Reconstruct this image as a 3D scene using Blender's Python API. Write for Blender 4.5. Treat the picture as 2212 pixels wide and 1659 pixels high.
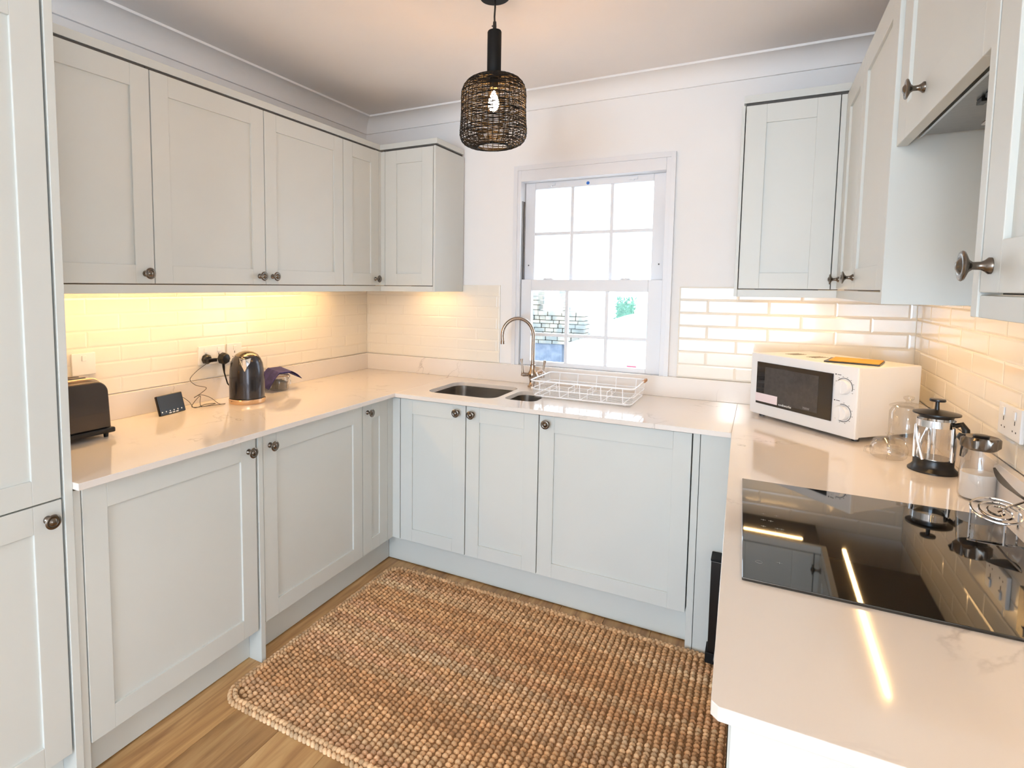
import bpy, bmesh, math, random
from mathutils import Vector, Matrix
from mathutils.geometry import tessellate_polygon
PI = math.pi
R = random.Random(7)
for o in list(bpy.data.objects): bpy.data.objects.remove(o)
SC = bpy.context.scene
COL = SC.collection

# ------------------------------------------------------------------ camera
CAM = Vector((2.2135, -2.9656, 1.4360)); YAW, PITCH, ROLL, F = -0.4988, -0.0772, 0.0087, 1236.31
def cam_axes():
    cy, sy, cp, sp = math.cos(YAW), math.sin(YAW), math.cos(PITCH), math.sin(PITCH)
    fw = Vector((sy*cp, cy*cp, sp)); rt = Vector((cy, -sy, 0)); up = rt.cross(fw)
    return rt*math.cos(ROLL)+up*math.sin(ROLL), -rt*math.sin(ROLL)+up*math.cos(ROLL), fw
_r, _u, _f = cam_axes()
cd = bpy.data.cameras.new('camera'); cam = bpy.data.objects.new('camera', cd); COL.objects.link(cam)
cam.matrix_world = Matrix(((_r.x, _u.x, -_f.x, CAM.x), (_r.y, _u.y, -_f.y, CAM.y), (_r.z, _u.z, -_f.z, CAM.z), (0, 0, 0, 1)))
cd.sensor_width = 36; cd.lens = F/2212*36; cd.shift_x = 136.5/2212; cd.shift_y = -117.8/2212
cd.clip_start = .02; cd.clip_end = 200
SC.camera = cam

# ------------------------------------------------------------------ world, light, exposure
SC.view_settings.view_transform = 'Standard'; SC.view_settings.look = 'None'
SC.view_settings.gamma = 1; SC.view_settings.use_curve_mapping = False
SC.view_settings.exposure = 0.36
W = bpy.data.worlds.new('world'); SC.world = W; W.use_nodes = True
bg = W.node_tree.nodes['Background']; bg.inputs[0].default_value = (.82, .91, 1, 1); bg.inputs[1].default_value = 4.4
def area(name, loc, rot, sx, sy, power, col):
    l = bpy.data.lights.new(name, 'AREA'); l.shape = 'RECTANGLE'; l.size = sx; l.size_y = sy; l.energy = power; l.color = col
    o = bpy.data.objects.new(name, l); COL.objects.link(o); o.location = loc; o.rotation_euler = rot; return o
# daylight of the room's other windows, behind the camera
area('rear_daylight', (1.7, -8.42, .85), (PI/2, 0, 0), 2.6, 1.2, 98, (.40, .69, 1))
area('side_daylight', (5.52, -5.0, 1.25), (PI/2, 0, PI/2), 2.4, 1.9, 8, (.62, .80, 1))
pl = bpy.data.lights.new('rear_fill_light', 'POINT'); pl.energy = 70; pl.color = (1, .97, .93); pl.shadow_soft_size = .18  # added fill light out of view, lifts the ceiling and general brightness
po = bpy.data.objects.new('rear_fill_light', pl); COL.objects.link(po); po.location = (1.9, -5.9, 2.10)
LED_COL = (1, .60, .24); LED_S = 46.0
BULB_S = 380.0

# ------------------------------------------------------------------ materials
def lin(c):
    return tuple((v/12.92 if v <= .04045 else ((v+.055)/1.055)**2.4) for v in (x/255 for x in c))
def mat(name, rgb, rough=.5, metal=0, coat=0, spec=None, trans=0, ior=None, alpha=1, emit=None, es=0):
    m = bpy.data.materials.new(name); m.use_nodes = True
    b = m.node_tree.nodes['Principled BSDF']; c = lin(rgb)
    b.inputs['Base Color'].default_value = (*c, 1); b.inputs['Roughness'].default_value = rough
    b.inputs['Metallic'].default_value = metal; b.inputs['Coat Weight'].default_value = coat
    if coat: b.inputs['Coat Roughness'].default_value = .04
    if spec is not None: b.inputs['Specular IOR Level'].default_value = spec
    b.inputs['Transmission Weight'].default_value = trans
    if ior: b.inputs['IOR'].default_value = ior
    b.inputs['Alpha'].default_value = alpha
    if emit: b.inputs['Emission Color'].default_value = (*emit, 1); b.inputs['Emission Strength'].default_value = es
    return m
def nd(m, t, **k):
    n = m.node_tree.nodes.new(t)
    for a, v in k.items(): setattr(n, a, v)
    return n
def noise_mix(m, rgb2, scale=(1, 1, 1), ns=5, detail=4, lo=.4, hi=.6, bump=0, coord='Object', dist=.002):
    """blend a second colour into the base through stretched noise"""
    t = m.node_tree; b = t.nodes['Principled BSDF']; c1 = b.inputs['Base Color'].default_value[:]
    tc = nd(m, 'ShaderNodeTexCoord'); mp = nd(m, 'ShaderNodeMapping'); mp.inputs['Scale'].default_value = scale
    nz = nd(m, 'ShaderNodeTexNoise'); nz.inputs['Scale'].default_value = ns; nz.inputs['Detail'].default_value = detail
    cr = nd(m, 'ShaderNodeValToRGB'); cr.color_ramp.elements[0].position = lo; cr.color_ramp.elements[1].position = hi
    cr.color_ramp.elements[0].color = c1; cr.color_ramp.elements[1].color = (*lin(rgb2), 1)
    t.links.new(tc.outputs[coord], mp.inputs[0]); t.links.new(mp.outputs[0], nz.inputs['Vector'])
    t.links.new(nz.outputs[0], cr.inputs[0]); t.links.new(cr.outputs[0], b.inputs['Base Color'])
    if bump:
        bp = nd(m, 'ShaderNodeBump'); bp.inputs['Strength'].default_value = bump; bp.inputs['Distance'].default_value = dist
        t.links.new(nz.outputs[0], bp.inputs['Height']); t.links.new(bp.outputs[0], b.inputs['Normal'])
    return m
M = {}
M['paint'] = noise_mix(mat('cabinet_paint', (217, 220, 216), .42), (215, 218, 214), ns=3)
M['carcass'] = mat('carcass_gap_shade', (84, 81, 77), .6)  # boards coloured dark to put shade into the door and cornice gaps
M['wall'] = noise_mix(mat('wall_paint', (245, 244, 243), .8), (243, 242, 241), ns=2, bump=.05)
M['ceil'] = noise_mix(mat('ceiling_paint', (247, 244, 242), .85), (245, 242, 240), ns=2)
M['trim'] = mat('white_gloss_paint', (232, 233, 236), .35)
M['tile'] = mat('cream_glazed_tile', (240, 234, 222), .16, coat=.3)
M['grout'] = mat('white_grout', (240, 234, 220), .8)
M['plastic'] = mat('white_plastic', (240, 240, 240), .3)
M['slotdark'] = mat('dark_slot', (70, 68, 66), .5)
M['black'] = mat('black_plastic', (22, 21, 22), .3)
M['blackmatte'] = mat('black_matte_metal', (9, 9, 9), .65, spec=.35)
M['pewter'] = mat('pewter_metal', (120, 112, 104), .24, 1)
M['steel'] = noise_mix(mat('brushed_steel', (168, 164, 160), .25, 1), (156, 153, 150), scale=(1, 30, 1), ns=20)
M['nickel'] = mat('satin_nickel', (168, 152, 138), .24, 1)
M['chrome'] = mat('chrome', (230, 230, 232), .08, 1)
M['glass'] = mat('clear_glass', (250, 252, 252), .0, trans=1, ior=1.45)
def thin_glass(name, tint, fac=.07):
    m = bpy.data.materials.new(name); m.use_nodes = True; t = m.node_tree; t.nodes.clear()
    o = nd(m, 'ShaderNodeOutputMaterial'); mx = nd(m, 'ShaderNodeMixShader'); tr = nd(m, 'ShaderNodeBsdfTransparent'); gl = nd(m, 'ShaderNodeBsdfGlossy')
    lw = nd(m, 'ShaderNodeLayerWeight'); lw.inputs[0].default_value = .25
    ma = nd(m, 'ShaderNodeMath', operation='MULTIPLY_ADD'); ma.inputs[1].default_value = .55; ma.inputs[2].default_value = fac
    tr.inputs[0].default_value = (*tint, 1); gl.inputs['Roughness'].default_value = .02
    t.links.new(lw.outputs['Facing'], ma.inputs[0]); t.links.new(ma.outputs[0], mx.inputs[0]); t.links.new(tr.outputs[0], mx.inputs[1]); t.links.new(gl.outputs[0], mx.inputs[2]); t.links.new(mx.outputs[0], o.inputs[0])
    return m
M['pane'] = thin_glass('window_pane', (.97, .99, 1), .02)
M['vessel'] = thin_glass('vessel_glass', (.95, .94, .92), .06)
M['hob'] = mat('black_ceramic_glass', (10, 9, 8), .03, coat=.3, spec=.8)
M['mark'] = mat('printed_grey_marks', (150, 150, 150), .5)
M['gunmetal'] = mat('gunmetal_enamel', (66, 65, 70), .20, .75, coat=.4)
M['toaster'] = mat('bronze_grey_metal', (84, 76, 72), .25, .75, coat=.4)
M['wood'] = noise_mix(mat('light_wood', (205, 160, 110), .5), (170, 115, 70), scale=(1, 12, 12), ns=10)
M['wire'] = mat('white_coated_wire', (252, 252, 254), .3)
M['navy'] = noise_mix(mat('navy_card', (52, 48, 100), .7), (70, 64, 124), ns=30)
M['yellow'] = mat('mustard_card', (232, 170, 60), .6)
M['screen'] = mat('dark_display_glass', (34, 32, 30), .35)
M['copper'] = mat('warm_polished_metal', (232, 200, 168), .22, 1)
M['mwglass'] = mat('microwave_black_glass', (16, 15, 17), .08, coat=.5)
M['mwmesh'] = noise_mix(mat('microwave_mesh', (62, 60, 60), .3, coat=.6), (52, 50, 52), ns=60)
M['sticker'] = mat('pale_pink_sticker', (238, 224, 228), .5)
M['blue'] = mat('blue_dot', (40, 110, 200), .5)
M['teabag'] = mat('grey_paper_sachet', (150, 138, 122), .8)
M['led'] = mat('led_diffuser', (255, 240, 220), .5, emit=LED_COL, es=LED_S)
M['led_bright'] = mat('led_diffuser_bright', (255, 240, 220), .5, emit=LED_COL, es=LED_S*1.5)
M['bulbglow'] = mat('glowing_filament', (255, 200, 120), .5, emit=(1, .55, .20), es=BULB_S)
M['bulbglass'] = thin_glass('bulb_glass', (1, .86, .66), .04)
M['stonewall'] = noise_mix(mat('garden_stone', (150, 144, 132), .9), (118, 124, 122), ns=6)
M['slate'] = noise_mix(mat('slate_render', (92, 104, 122), .9), (112, 122, 136), ns=9)
M['hedge'] = noise_mix(mat('hedge_leaf', (100, 148, 124), .8), (72, 122, 102), ns=14)
M['render'] = mat('white_render', (250, 250, 250), .9)
M['carwhite'] = mat('white_car_paint', (250, 252, 255), .3, coat=1)
M['carglass'] = mat('car_window_glass', (150, 195, 215), .1)
M['red'] = mat('red_lamp', (220, 60, 80), .3)
M['ground'] = noise_mix(mat('pale_paving', (225, 225, 225), .9), (205, 206, 208), ns=4)

# quartz worktop: white with faint grey veins
def quartz():
    m = mat('white_quartz', (236, 229, 222), .09, coat=.3); t = m.node_tree; b = t.nodes['Principled BSDF']
    tc = nd(m, 'ShaderNodeTexCoord'); n1 = nd(m, 'ShaderNodeTexNoise'); n1.inputs['Scale'].default_value = 2.2; n1.inputs['Detail'].default_value = 6; n1.inputs['Distortion'].default_value = 1.6
    n2 = nd(m, 'ShaderNodeTexNoise'); n2.inputs['Scale'].default_value = 3.1
    s = nd(m, 'ShaderNodeMath', operation='SUBTRACT'); s.inputs[1].default_value = .5
    a = nd(m, 'ShaderNodeMath', operation='ABSOLUTE'); r = nd(m, 'ShaderNodeValToRGB')
    r.color_ramp.elements[0].position = 0; r.color_ramp.elements[0].color = (1, 1, 1, 1); r.color_ramp.elements[1].position = .010; r.color_ramp.elements[1].color = (0, 0, 0, 1)
    r2 = nd(m, 'ShaderNodeValToRGB'); r2.color_ramp.elements[0].position = .5; r2.color_ramp.elements[1].position = .68
    mu = nd(m, 'ShaderNodeMath', operation='MULTIPLY'); mu2 = nd(m, 'ShaderNodeMath', operation='MULTIPLY'); mu2.inputs[1].default_value = .5
    mx = nd(m, 'ShaderNodeMix', data_type='RGBA'); mx.inputs[6].default_value = (*lin((236, 229, 222)), 1); mx.inputs[7].default_value = (*lin((160, 150, 145)), 1)
    L = t.links.new
    L(tc.outputs['Object'], n1.inputs['Vector']); L(tc.outputs['Object'], n2.inputs['Vector']); L(n1.outputs[0], s.inputs[0]); L(s.outputs[0], a.inputs[0]); L(a.outputs[0], r.inputs[0])
    L(n2.outputs[0], r2.inputs[0]); L(r.outputs[0], mu.inputs[0]); L(r2.outputs[0], mu.inputs[1]); L(mu.outputs[0], mu2.inputs[0]); L(mu2.outputs[0], mx.inputs[0]); L(mx.outputs[2], b.inputs['Base Color'])
    return m
M['quartz'] = quartz()
# oak planks: grain along Y, tone varies per plank
def oak():
    m = mat('oak_plank', (176, 132, 84), .38); t = m.node_tree; b = t.nodes['Principled BSDF']; L = t.links.new
    oi = nd(m, 'ShaderNodeObjectInfo'); geo = nd(m, 'ShaderNodeNewGeometry')
    mu = nd(m, 'ShaderNodeVectorMath', operation='SCALE'); mu.inputs['Scale'].default_value = 1
    cb = nd(m, 'ShaderNodeCombineXYZ'); m7 = nd(m, 'ShaderNodeMath', operation='MULTIPLY'); m7.inputs[1].default_value = 37
    L(oi.outputs['Random'], m7.inputs[0]); L(m7.outputs[0], cb.inputs[0]); L(m7.outputs[0], cb.inputs[1])
    ad = nd(m, 'ShaderNodeVectorMath', operation='ADD'); L(geo.outputs['Position'], ad.inputs[0]); L(cb.outputs[0], ad.inputs[1])
    mp = nd(m, 'ShaderNodeMapping'); mp.inputs['Scale'].default_value = (16, 1.3, 1); L(ad.outputs[0], mp.inputs[0])
    nz = nd(m, 'ShaderNodeTexNoise'); nz.inputs['Scale'].default_value = 1.6; nz.inputs['Detail'].default_value = 8; nz.inputs['Distortion'].default_value = .8; L(mp.outputs[0], nz.inputs['Vector'])
    cr = nd(m, 'ShaderNodeValToRGB'); e = cr.color_ramp.elements
    e[0].position = .28; e[0].color = (*lin((142, 100, 60)), 1); e[1].position = .7; e[1].color = (*lin((214, 176, 122)), 1)
    x = e.new(.5); x.color = (*lin((190, 147, 96)), 1)
    L(nz.outputs[0], cr.inputs[0])
    hs = nd(m, 'ShaderNodeHueSaturation'); mr = nd(m, 'ShaderNodeMapRange'); mr.inputs[3].default_value = .82; mr.inputs[4].default_value = 1.15
    L(oi.outputs['Random'], mr.inputs[0]); L(mr.outputs[0], hs.inputs['Value']); L(cr.outputs[0], hs.inputs['Color']); L(hs.outputs[0], b.inputs['Base Color'])
    bp = nd(m, 'ShaderNodeBump'); bp.inputs['Strength'].default_value = .15; bp.inputs['Distance'].default_value = .002; L(nz.outputs[0], bp.inputs['Height']); L(bp.outputs[0], b.inputs['Normal'])
    return m
M['oak'] = oak()
def jute():
    m = mat('jute_yarn', (190, 148, 104), .9); t = m.node_tree; b = t.nodes['Principled BSDF']; L = t.links.new
    at = nd(m, 'ShaderNodeAttribute'); at.attribute_name = 'tone'; tc = nd(m, 'ShaderNodeTexCoord')
    mp = nd(m, 'ShaderNodeMapping'); mp.inputs['Scale'].default_value = (1, 2.5, 1); mp.inputs['Rotation'].default_value = (0, 0, .6)
    nz = nd(m, 'ShaderNodeTexNoise'); nz.inputs['Scale'].default_value = 260; nz.inputs['Detail'].default_value = 3
    mr = nd(m, 'ShaderNodeMapRange'); mr.inputs[3].default_value = .55; mr.inputs[4].default_value = 1.4
    mx = nd(m, 'ShaderNodeMix', data_type='RGBA', blend_type='MULTIPLY'); mx.inputs[0].default_value = 1
    L(tc.outputs['Object'], mp.inputs[0]); L(mp.outputs[0], nz.inputs['Vector']); L(nz.outputs[0], mr.inputs[0]); L(at.outputs['Color'], mx.inputs[6]); L(mr.outputs[0], mx.inputs[7]); L(mx.outputs[2], b.inputs['Base Color'])
    bp = nd(m, 'ShaderNodeBump'); bp.inputs['Strength'].default_value = .6; bp.inputs['Distance'].default_value = .003; L(nz.outputs[0], bp.inputs['Height']); L(bp.outputs[0], b.inputs['Normal'])
    return m
M['jute'] = jute()
M['jutebase'] = mat('jute_backing', (140, 104, 68), .95)

# ------------------------------------------------------------------ builders
ORG = {}
def root(name, label, cat, loc=(0, 0, 0), group=None, kind=None):
    o = bpy.data.objects.new(name, None); COL.objects.link(o); o.location = loc; o.empty_display_size = .05
    ORG[o.name] = Vector(loc)
    if kind: o['kind'] = kind
    if label: o['label'] = label
    if cat: o['category'] = cat
    if group: o['group'] = group
    return o
def tag(o, label=None, cat=None, group=None, kind=None):
    if label: o['label'] = label
    if cat: o['category'] = cat
    if group: o['group'] = group
    if kind: o['kind'] = kind
    return o
class MB:
    def __init__(s, T=None): s.v = []; s.f = []; s.T = T
    def add(s, vs, fs):
        b = len(s.v); s.v += [Vector(v) for v in vs]; s.f += [[i+b for i in f] for f in fs]; return s
    def box(s, x0, x1, y0, y1, z0, z1):
        x0, x1 = min(x0, x1), max(x0, x1); y0, y1 = min(y0, y1), max(y0, y1); z0, z1 = min(z0, z1), max(z0, z1)
        return s.add([(x0, y0, z0), (x1, y0, z0), (x1, y1, z0), (x0, y1, z0), (x0, y0, z1), (x1, y0, z1), (x1, y1, z1), (x0, y1, z1)],
                     [(0, 3, 2, 1), (4, 5, 6, 7), (0, 1, 5, 4), (1, 2, 6, 5), (2, 3, 7, 6), (3, 0, 4, 7)])
    def lathe(s, prof, c=(0, 0, 0), axis=(0, 0, 1), n=24, cap=True):
        c = Vector(c); a = Vector(axis).normalized(); t = Vector((1, 0, 0)) if abs(a.x) < .9 else Vector((0, 1, 0))
        e1 = a.cross(t).normalized(); e2 = a.cross(e1); vs = []; fs = []
        for r, h in prof:
            for k in range(n):
                g = 2*PI*k/n; vs.append(c+a*h+e1*(r*math.cos(g))+e2*(r*math.sin(g)))
        for i in range(len(prof)-1):
            for k in range(n): fs.append((i*n+k, i*n+(k+1) % n, (i+1)*n+(k+1) % n, (i+1)*n+k))
        if cap:
            if prof[0][0] > 1e-5: fs.append(tuple(reversed(range(n))))
            if prof[-1][0] > 1e-5: fs.append(tuple(range((len(prof)-1)*n, len(prof)*n)))
        return s.add(vs, fs)
    def tube(s, pts, r, n=8, closed=False):
        pts = [Vector(p) for p in pts]; m = len(pts); vs = []; fs = []; rr = r if isinstance(r, (list, tuple)) else [r]*m
        up = None
        for i in range(m):
            if closed: d = pts[(i+1) % m]-pts[i-1]
            else: d = pts[min(i+1, m-1)]-pts[max(i-1, 0)]
            d.normalize()
            if up is None:
                up = d.cross(Vector((0, 0, 1)) if abs(d.z) < .9 else Vector((1, 0, 0))).normalized()
            up = (up-d*up.dot(d)).normalized(); w = d.cross(up)
            for k in range(n):
                g = 2*PI*k/n; vs.append(pts[i]+up*(rr[i]*math.cos(g))+w*(rr[i]*math.sin(g)))
        for i in range(m if closed else m-1):
            j = (i+1) % m
            for k in range(n): fs.append((i*n+k, i*n+(k+1) % n, j*n+(k+1) % n, j*n+k))
        if not closed: fs.append(tuple(reversed(range(n)))); fs.append(tuple(range((m-1)*n, m*n)))
        return s.add(vs, fs)
    def poly(s, outer, z0, z1, holes=()):
        loops = [outer]+list(holes); flat = [p for l in loops for p in l]; N = len(flat)
        tris = tessellate_polygon([[Vector((p[0], p[1], 0)) for p in l] for l in loops])
        vs = [(p[0], p[1], z0) for p in flat]+[(p[0], p[1], z1) for p in flat]; fs = []
        for t in tris:
            a, b, c = [Vector((*flat[i], 0)) for i in t]
            if (b-a).cross(c-a).z < 0: t = (t[0], t[2], t[1])
            fs.append(tuple(i+N for i in t)); fs.append(tuple(reversed(t)))
        b = 0
        for l in loops:
            n = len(l)
            for k in range(n): fs.append((b+k, b+(k+1) % n, b+(k+1) % n+N, b+k+N))
            b += n
        return s.add(vs, fs)
    def build(s, name, m, parent=None, smooth=0, bevel=0, kind=None, seg=2, fix=True):
        T = s.T; vs = [T @ v for v in s.v] if T else s.v
        org = Vector((0, 0, 0))
        if parent is not None: org = ORG.get(parent.name, Vector((0, 0, 0)))
        me = bpy.data.meshes.new(name); me.from_pydata([v-org for v in vs], [], s.f)
        if fix and len(s.f) < 20000:
            bm = bmesh.new(); bm.from_mesh(me); bmesh.ops.recalc_face_normals(bm, faces=bm.faces); bm.to_mesh(me); bm.free()
        me.materials.append(M[m] if isinstance(m, str) else m)
        o = bpy.data.objects.new(name, me); COL.objects.link(o)
        if parent is not None: o.parent = parent
        ORG[o.name] = org
        if smooth:
            for p in me.polygons: p.use_smooth = True
            try: me.set_sharp_from_angle(angle=math.radians(smooth))
            except Exception: pass
        if bevel:
            b = o.modifiers.new('bevel', 'BEVEL'); b.width = bevel; b.segments = seg; b.limit_method = 'ANGLE'; b.angle_limit = math.radians(35)
        if kind: o['kind'] = kind
        return o
def box(name, m, parent, x0, x1, y0, y1, z0, z1, bevel=0, **k): return MB().box(x0, x1, y0, y1, z0, z1).build(name, m, parent, bevel=bevel, **k)
def rrect(x0, x1, y0, y1, r, n=6):
    out = []
    for cx, cy, a0 in ((x1-r, y1-r, 0), (x0+r, y1-r, PI/2), (x0+r, y0+r, PI), (x1-r, y0+r, 1.5*PI)):
        for k in range(n+1):
            a = a0+PI/2*k/n; out.append((cx+r*math.cos(a), cy+r*math.sin(a)))
    return out
def text(name, s, size, m, parent, T, ext=.0004):
    cu = bpy.data.curves.new(name, 'FONT'); cu.body = s; cu.size = size; cu.extrude = ext; cu.align_x = 'LEFT'; cu.resolution_u = 2
    o = bpy.data.objects.new(name, cu); COL.objects.link(o)
    me = bpy.data.meshes.new_from_object(o); bpy.data.objects.remove(o)
    me.transform(T); me.transform(Matrix.Translation(-ORG.get(parent.name, Vector((0, 0, 0))))); me.materials.append(M[m])
    t = bpy.data.objects.new(name, me); COL.objects.link(t); t.parent = parent; return t

# room constants
WX = 2.775; H = 2.453; YR = -8.5; XB = 5.6; YK = -2.75
# ------------------------------------------------------------------ structure
fl = root('floor', None, None, kind='structure')
box('subfloor', 'jutebase', fl, -.3, XB, YR, .3, -.12, -.014)
pitch = .192; x = -.05
col = 0
while x < XB:
    y = .1-[.33, 1.02, .61, .15, .8][col % 5]*1.6+1.2; first = True
    while y > YR:
        L = 1.25+R.random()*.6; y0 = max(y-L, YR)
        if y0 < .1 and (x < WX or y0 < YK):
            box('plank', 'oak', fl, x+.0006, x+pitch-.0006, y0+.0006, min(y, .1)-.0006, -.014, 0, bevel=.0012, seg=1)
        y -= L
    x += pitch; col += 1
box('ceiling', 'ceil', None, -.3, XB, YR, .3, H, H+.1, kind='structure')
wl = root('wall_left', None, None, kind='structure'); box('plaster', 'wall', wl, -.3, -.008, YR, .3, 0, H)
wr = root('wall_right', None, None, kind='structure'); box('plaster', 'wall', wr, WX+.008, WX+.3, YK, .3, 0, H); box('plaster', 'wall', wr, WX+.3, XB, YK, YK+.2, 0, H)
wb = root('wall_back', None, None, kind='structure')
OX0, OX1, OZ0, OZ1 = 1.03, 1.80, .985, 2.01
MB().box(-.008, OX0, .008, .16, 0, H).box(OX1, WX+.008, .008, .16, 0, H).box(OX0, OX1, .008, .16, 0, OZ0).box(OX0, OX1, .008, .16, OZ1, H).build('plaster', 'wall', wb)
# rear wall of the room behind the camera, with the wide glazed opening that lets daylight in
rw = root('wall_rear', None, None, kind='structure')
MB().box(-.3, .35, YR-.15, YR, 0, H).box(3.05, XB, YR-.15, YR, 0, H).box(.35, 3.05, YR-.15, YR, 2.36, H).box(.35, 3.05, YR-.15, YR, 0, .25).build('plaster', 'wall', rw)
MB().box(XB, XB+.15, YR, -6.25, 0, H).box(XB, XB+.15, -3.75, YK+.2, 0, H).box(XB, XB+.15, -6.25, -3.75, 0, .27).box(XB, XB+.15, -6.25, -3.75, 2.22, H).build('plaster', 'wall', rw)
# coving
def coving(name, pts_fn, a, b):
    n = 8; prof = [(0, H-.082), (.012, H-.082)]
    for k in range(n+1):
        g = PI/2*k/n; prof.append((.098-.086*math.cos(g), H-.0815+.0715*math.sin(g)))
    prof += [(.104, H-.01), (.104, H)]
    m = MB(); vs = []; N = len(prof)
    for e in (a, b):
        for d, z in prof: vs.append(pts_fn(d, z, e))
    m.add(vs, [(i, i+1, i+1+N, i+N) for i in range(N-1)]); return m.build(name, 'trim' if 0 else 'wall', None, smooth=35, kind='structure', fix=False)
coving('trim_1', lambda d, z, e: (-.008+d, (.008-d if e == 0 else YR), z), 0, 1)
coving('trim_2', lambda d, z, e: ((-.008+d if e == 0 else WX+.008-d), .008-d, z), 0, 1)
coving('trim_3', lambda d, z, e: (WX+.008-d, (.008-d if e == 0 else YK), z), 0, 1)

# wall tiles: bevelled metro tiles laid half-bond
TW, TH = .2535, .0625; Z0 = 1.0008
def tile_mesh(w, h):
    g = .0008; b = .0060; x0, x1, z0, z1 = -w/2+g, w/2-g, -h/2+g, h/2-g
    vs = [(x0, .008, z0), (x1, .008, z0), (x1, .008, z1), (x0, .008, z1), (x0, .0010, z0), (x1, .0010, z0), (x1, .0010, z1), (x0, .0010, z1),
          (x0+b, 0, z0+b), (x1-b, 0, z0+b), (x1-b, 0, z1-b), (x0+b, 0, z1-b)]
    fs = [(0, 1, 5, 4), (1, 2, 6, 5), (2, 3, 7, 6), (3, 0, 4, 7), (4, 5, 9, 8), (5, 6, 10, 9), (6, 7, 11, 10), (7, 4, 8, 11), (8, 9, 10, 11)]
    me = bpy.data.meshes.new('tile'); me.from_pydata(vs, [], fs); me.materials.append(M['tile']); return me
TM = {}
def tiles(parent, u0, u1, phase, place, rz, rows=7, z0=Z0, w=None):
    for r in range(rows):
        off = phase+(TW/2 if r % 2 else 0); k = math.floor((u0-off)/TW)
        while off+k*TW < u1-.004:
            a = max(u0, off+k*TW); b = min(u1, off+(k+1)*TW); k += 1
            if b-a < .012: continue
            key = round(b-a, 3)
            if key not in TM: TM[key] = tile_mesh(b-a, TH)
            o = bpy.data.objects.new('tile', TM[key]); COL.objects.link(o); o.parent = parent
            o.location = place((a+b)/2, z0+(r+.5)*TH); o.rotation_euler = (0, 0, rz)
ph = -1.6115 % TW
tiles(wl, -2.128, -.001, ph+TW/2+TW/2, lambda u, z: (0, u, z), PI/2)
tiles(wb, -.005, .9234, .02, lambda u, z: (u, 0, z), 0)
tiles(wb, 1.866, WX+.005, 1.866, lambda u, z: (u, 0, z), 0)
tiles(wr, -2.45, -.001, -.09, lambda u, z: (WX, u, z), -PI/2)
tiles(wr, -1.943, -1.285, -.09+TW/2, lambda u, z: (WX, u, z), -PI/2, rows=5, z0=Z0+7*TH)
ZT = Z0+7*TH
MB().box(-.008, -.0016, -2.128, 0, 1.0, ZT).build('grout', 'grout', wl)
MB().box(-.008, .9234, .0016, .008, 1.0, ZT).box(1.866, WX+.008, .0016, .008, 1.0, ZT).build('grout', 'grout', wb)
MB().box(WX+.0016, WX+.008, -2.45, 0, 1.0, ZT).box(WX+.0016, WX+.008, -1.943, -1.285, ZT, ZT+5*TH).build('grout', 'grout', wr)

# ------------------------------------------------------------------ sash window
win = root('window_1', None, None, kind='structure')
def ring(m, x0, x1, z0, z1, ix0, ix1, iz0, iz1, y0, y1):
    m.box(x0, ix0, y0, y1, z0, z1).box(ix1, x1, y0, y1, z0, z1).box(ix0, ix1, y0, y1, z0, iz0).box(ix0, ix1, y0, y1, iz1, z1); return m
m = MB(); ring(m, 1.0, 1.828, .985, 2.083, 1.022, 1.806, .986, 2.058, -.012, .008); m.build('architrave', 'trim', win, bevel=.003)
m = MB(); ring(m, 1.020, 1.808, .985, 2.060, 1.040, 1.785, .992, 2.0, -.004, .012); m.build('casing', 'trim', win, bevel=.002)
m = MB(); ring(m, 1.020, 1.808, .985, 2.02, 1.0385, 1.787, .996, 2.0, .012, .15); m.build('frame', 'trim', win)
def sash(x0, x1, z0, z1, gx0, gx1, gz0, gz1, y0, y1, bars_x, bars_z, lab):
    m = MB(); ring(m, x0, x1, z0, z1, gx0, gx1, gz0, gz1, y0, y1); s = m.build('sash', 'trim', win, bevel=.002)
    yb0, yb1 = y0+.004, y1-.004; w = .0085
    for bx in bars_x: box('glazing_bar', 'trim', s, bx-w, bx+w, yb0, yb1, gz0, gz1, bevel=.002)
    for bz in bars_z: box('glazing_bar', 'trim', s, gx0, gx1, yb0+.001, yb1-.001, bz-w, bz+w, bevel=.002)
    xs = [gx0]+bars_x+[gx1]; zs = [gz0]+bars_z+[gz1]; ym = (y0+y1)/2
    for i in range(len(xs)-1):
        for j in range(len(zs)-1): box('pane', 'pane', s, xs[i]+.002, xs[i+1]-.002, ym-.002, ym+.002, zs[j]+.002, zs[j+1]-.002)
    return s
up = sash(1.041, 1.784, 1.432, 2.0, 1.0985, 1.7185, 1.47, 1.9635, .067, .100, [1.305, 1.514], [1.722], '')
lo = sash(1.041, 1.784, .998, 1.471, 1.1005, 1.715, 1.022, 1.410, .022, .055, [1.300, 1.512], [1.170], '')
for xx in (1.19, 1.60): MB().lathe([(.022, 0), (.022, .007), (.012, .012)], (xx, .040, 1.471), n=16).box(xx-.028, xx+.028, .034, .046, 1.471, 1.477).build('sash_fastener', 'trim', win, smooth=30)
for xx in (1.19, 1.62): MB().box(xx-.02, xx+.02, .058, .067, 1.978, 1.99).lathe([(.005, 0), (.004, .012)], (xx, .062, 1.976), (0, -1, 0), n=10).build('sash_hook', 'trim', win)
MB().lathe([(.0085, 0), (.0085, .001)], (1.387, .0665, 1.978), (0, -1, 0), n=20).build('blue_sticker', 'blue', win)
for xx in (1.065, 1.755): MB().lathe([(.004, 0), (.003, .002)], (xx, .0665, 1.55), (0, -1, 0), n=10).build('screw_head', 'slotdark', win)
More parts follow.
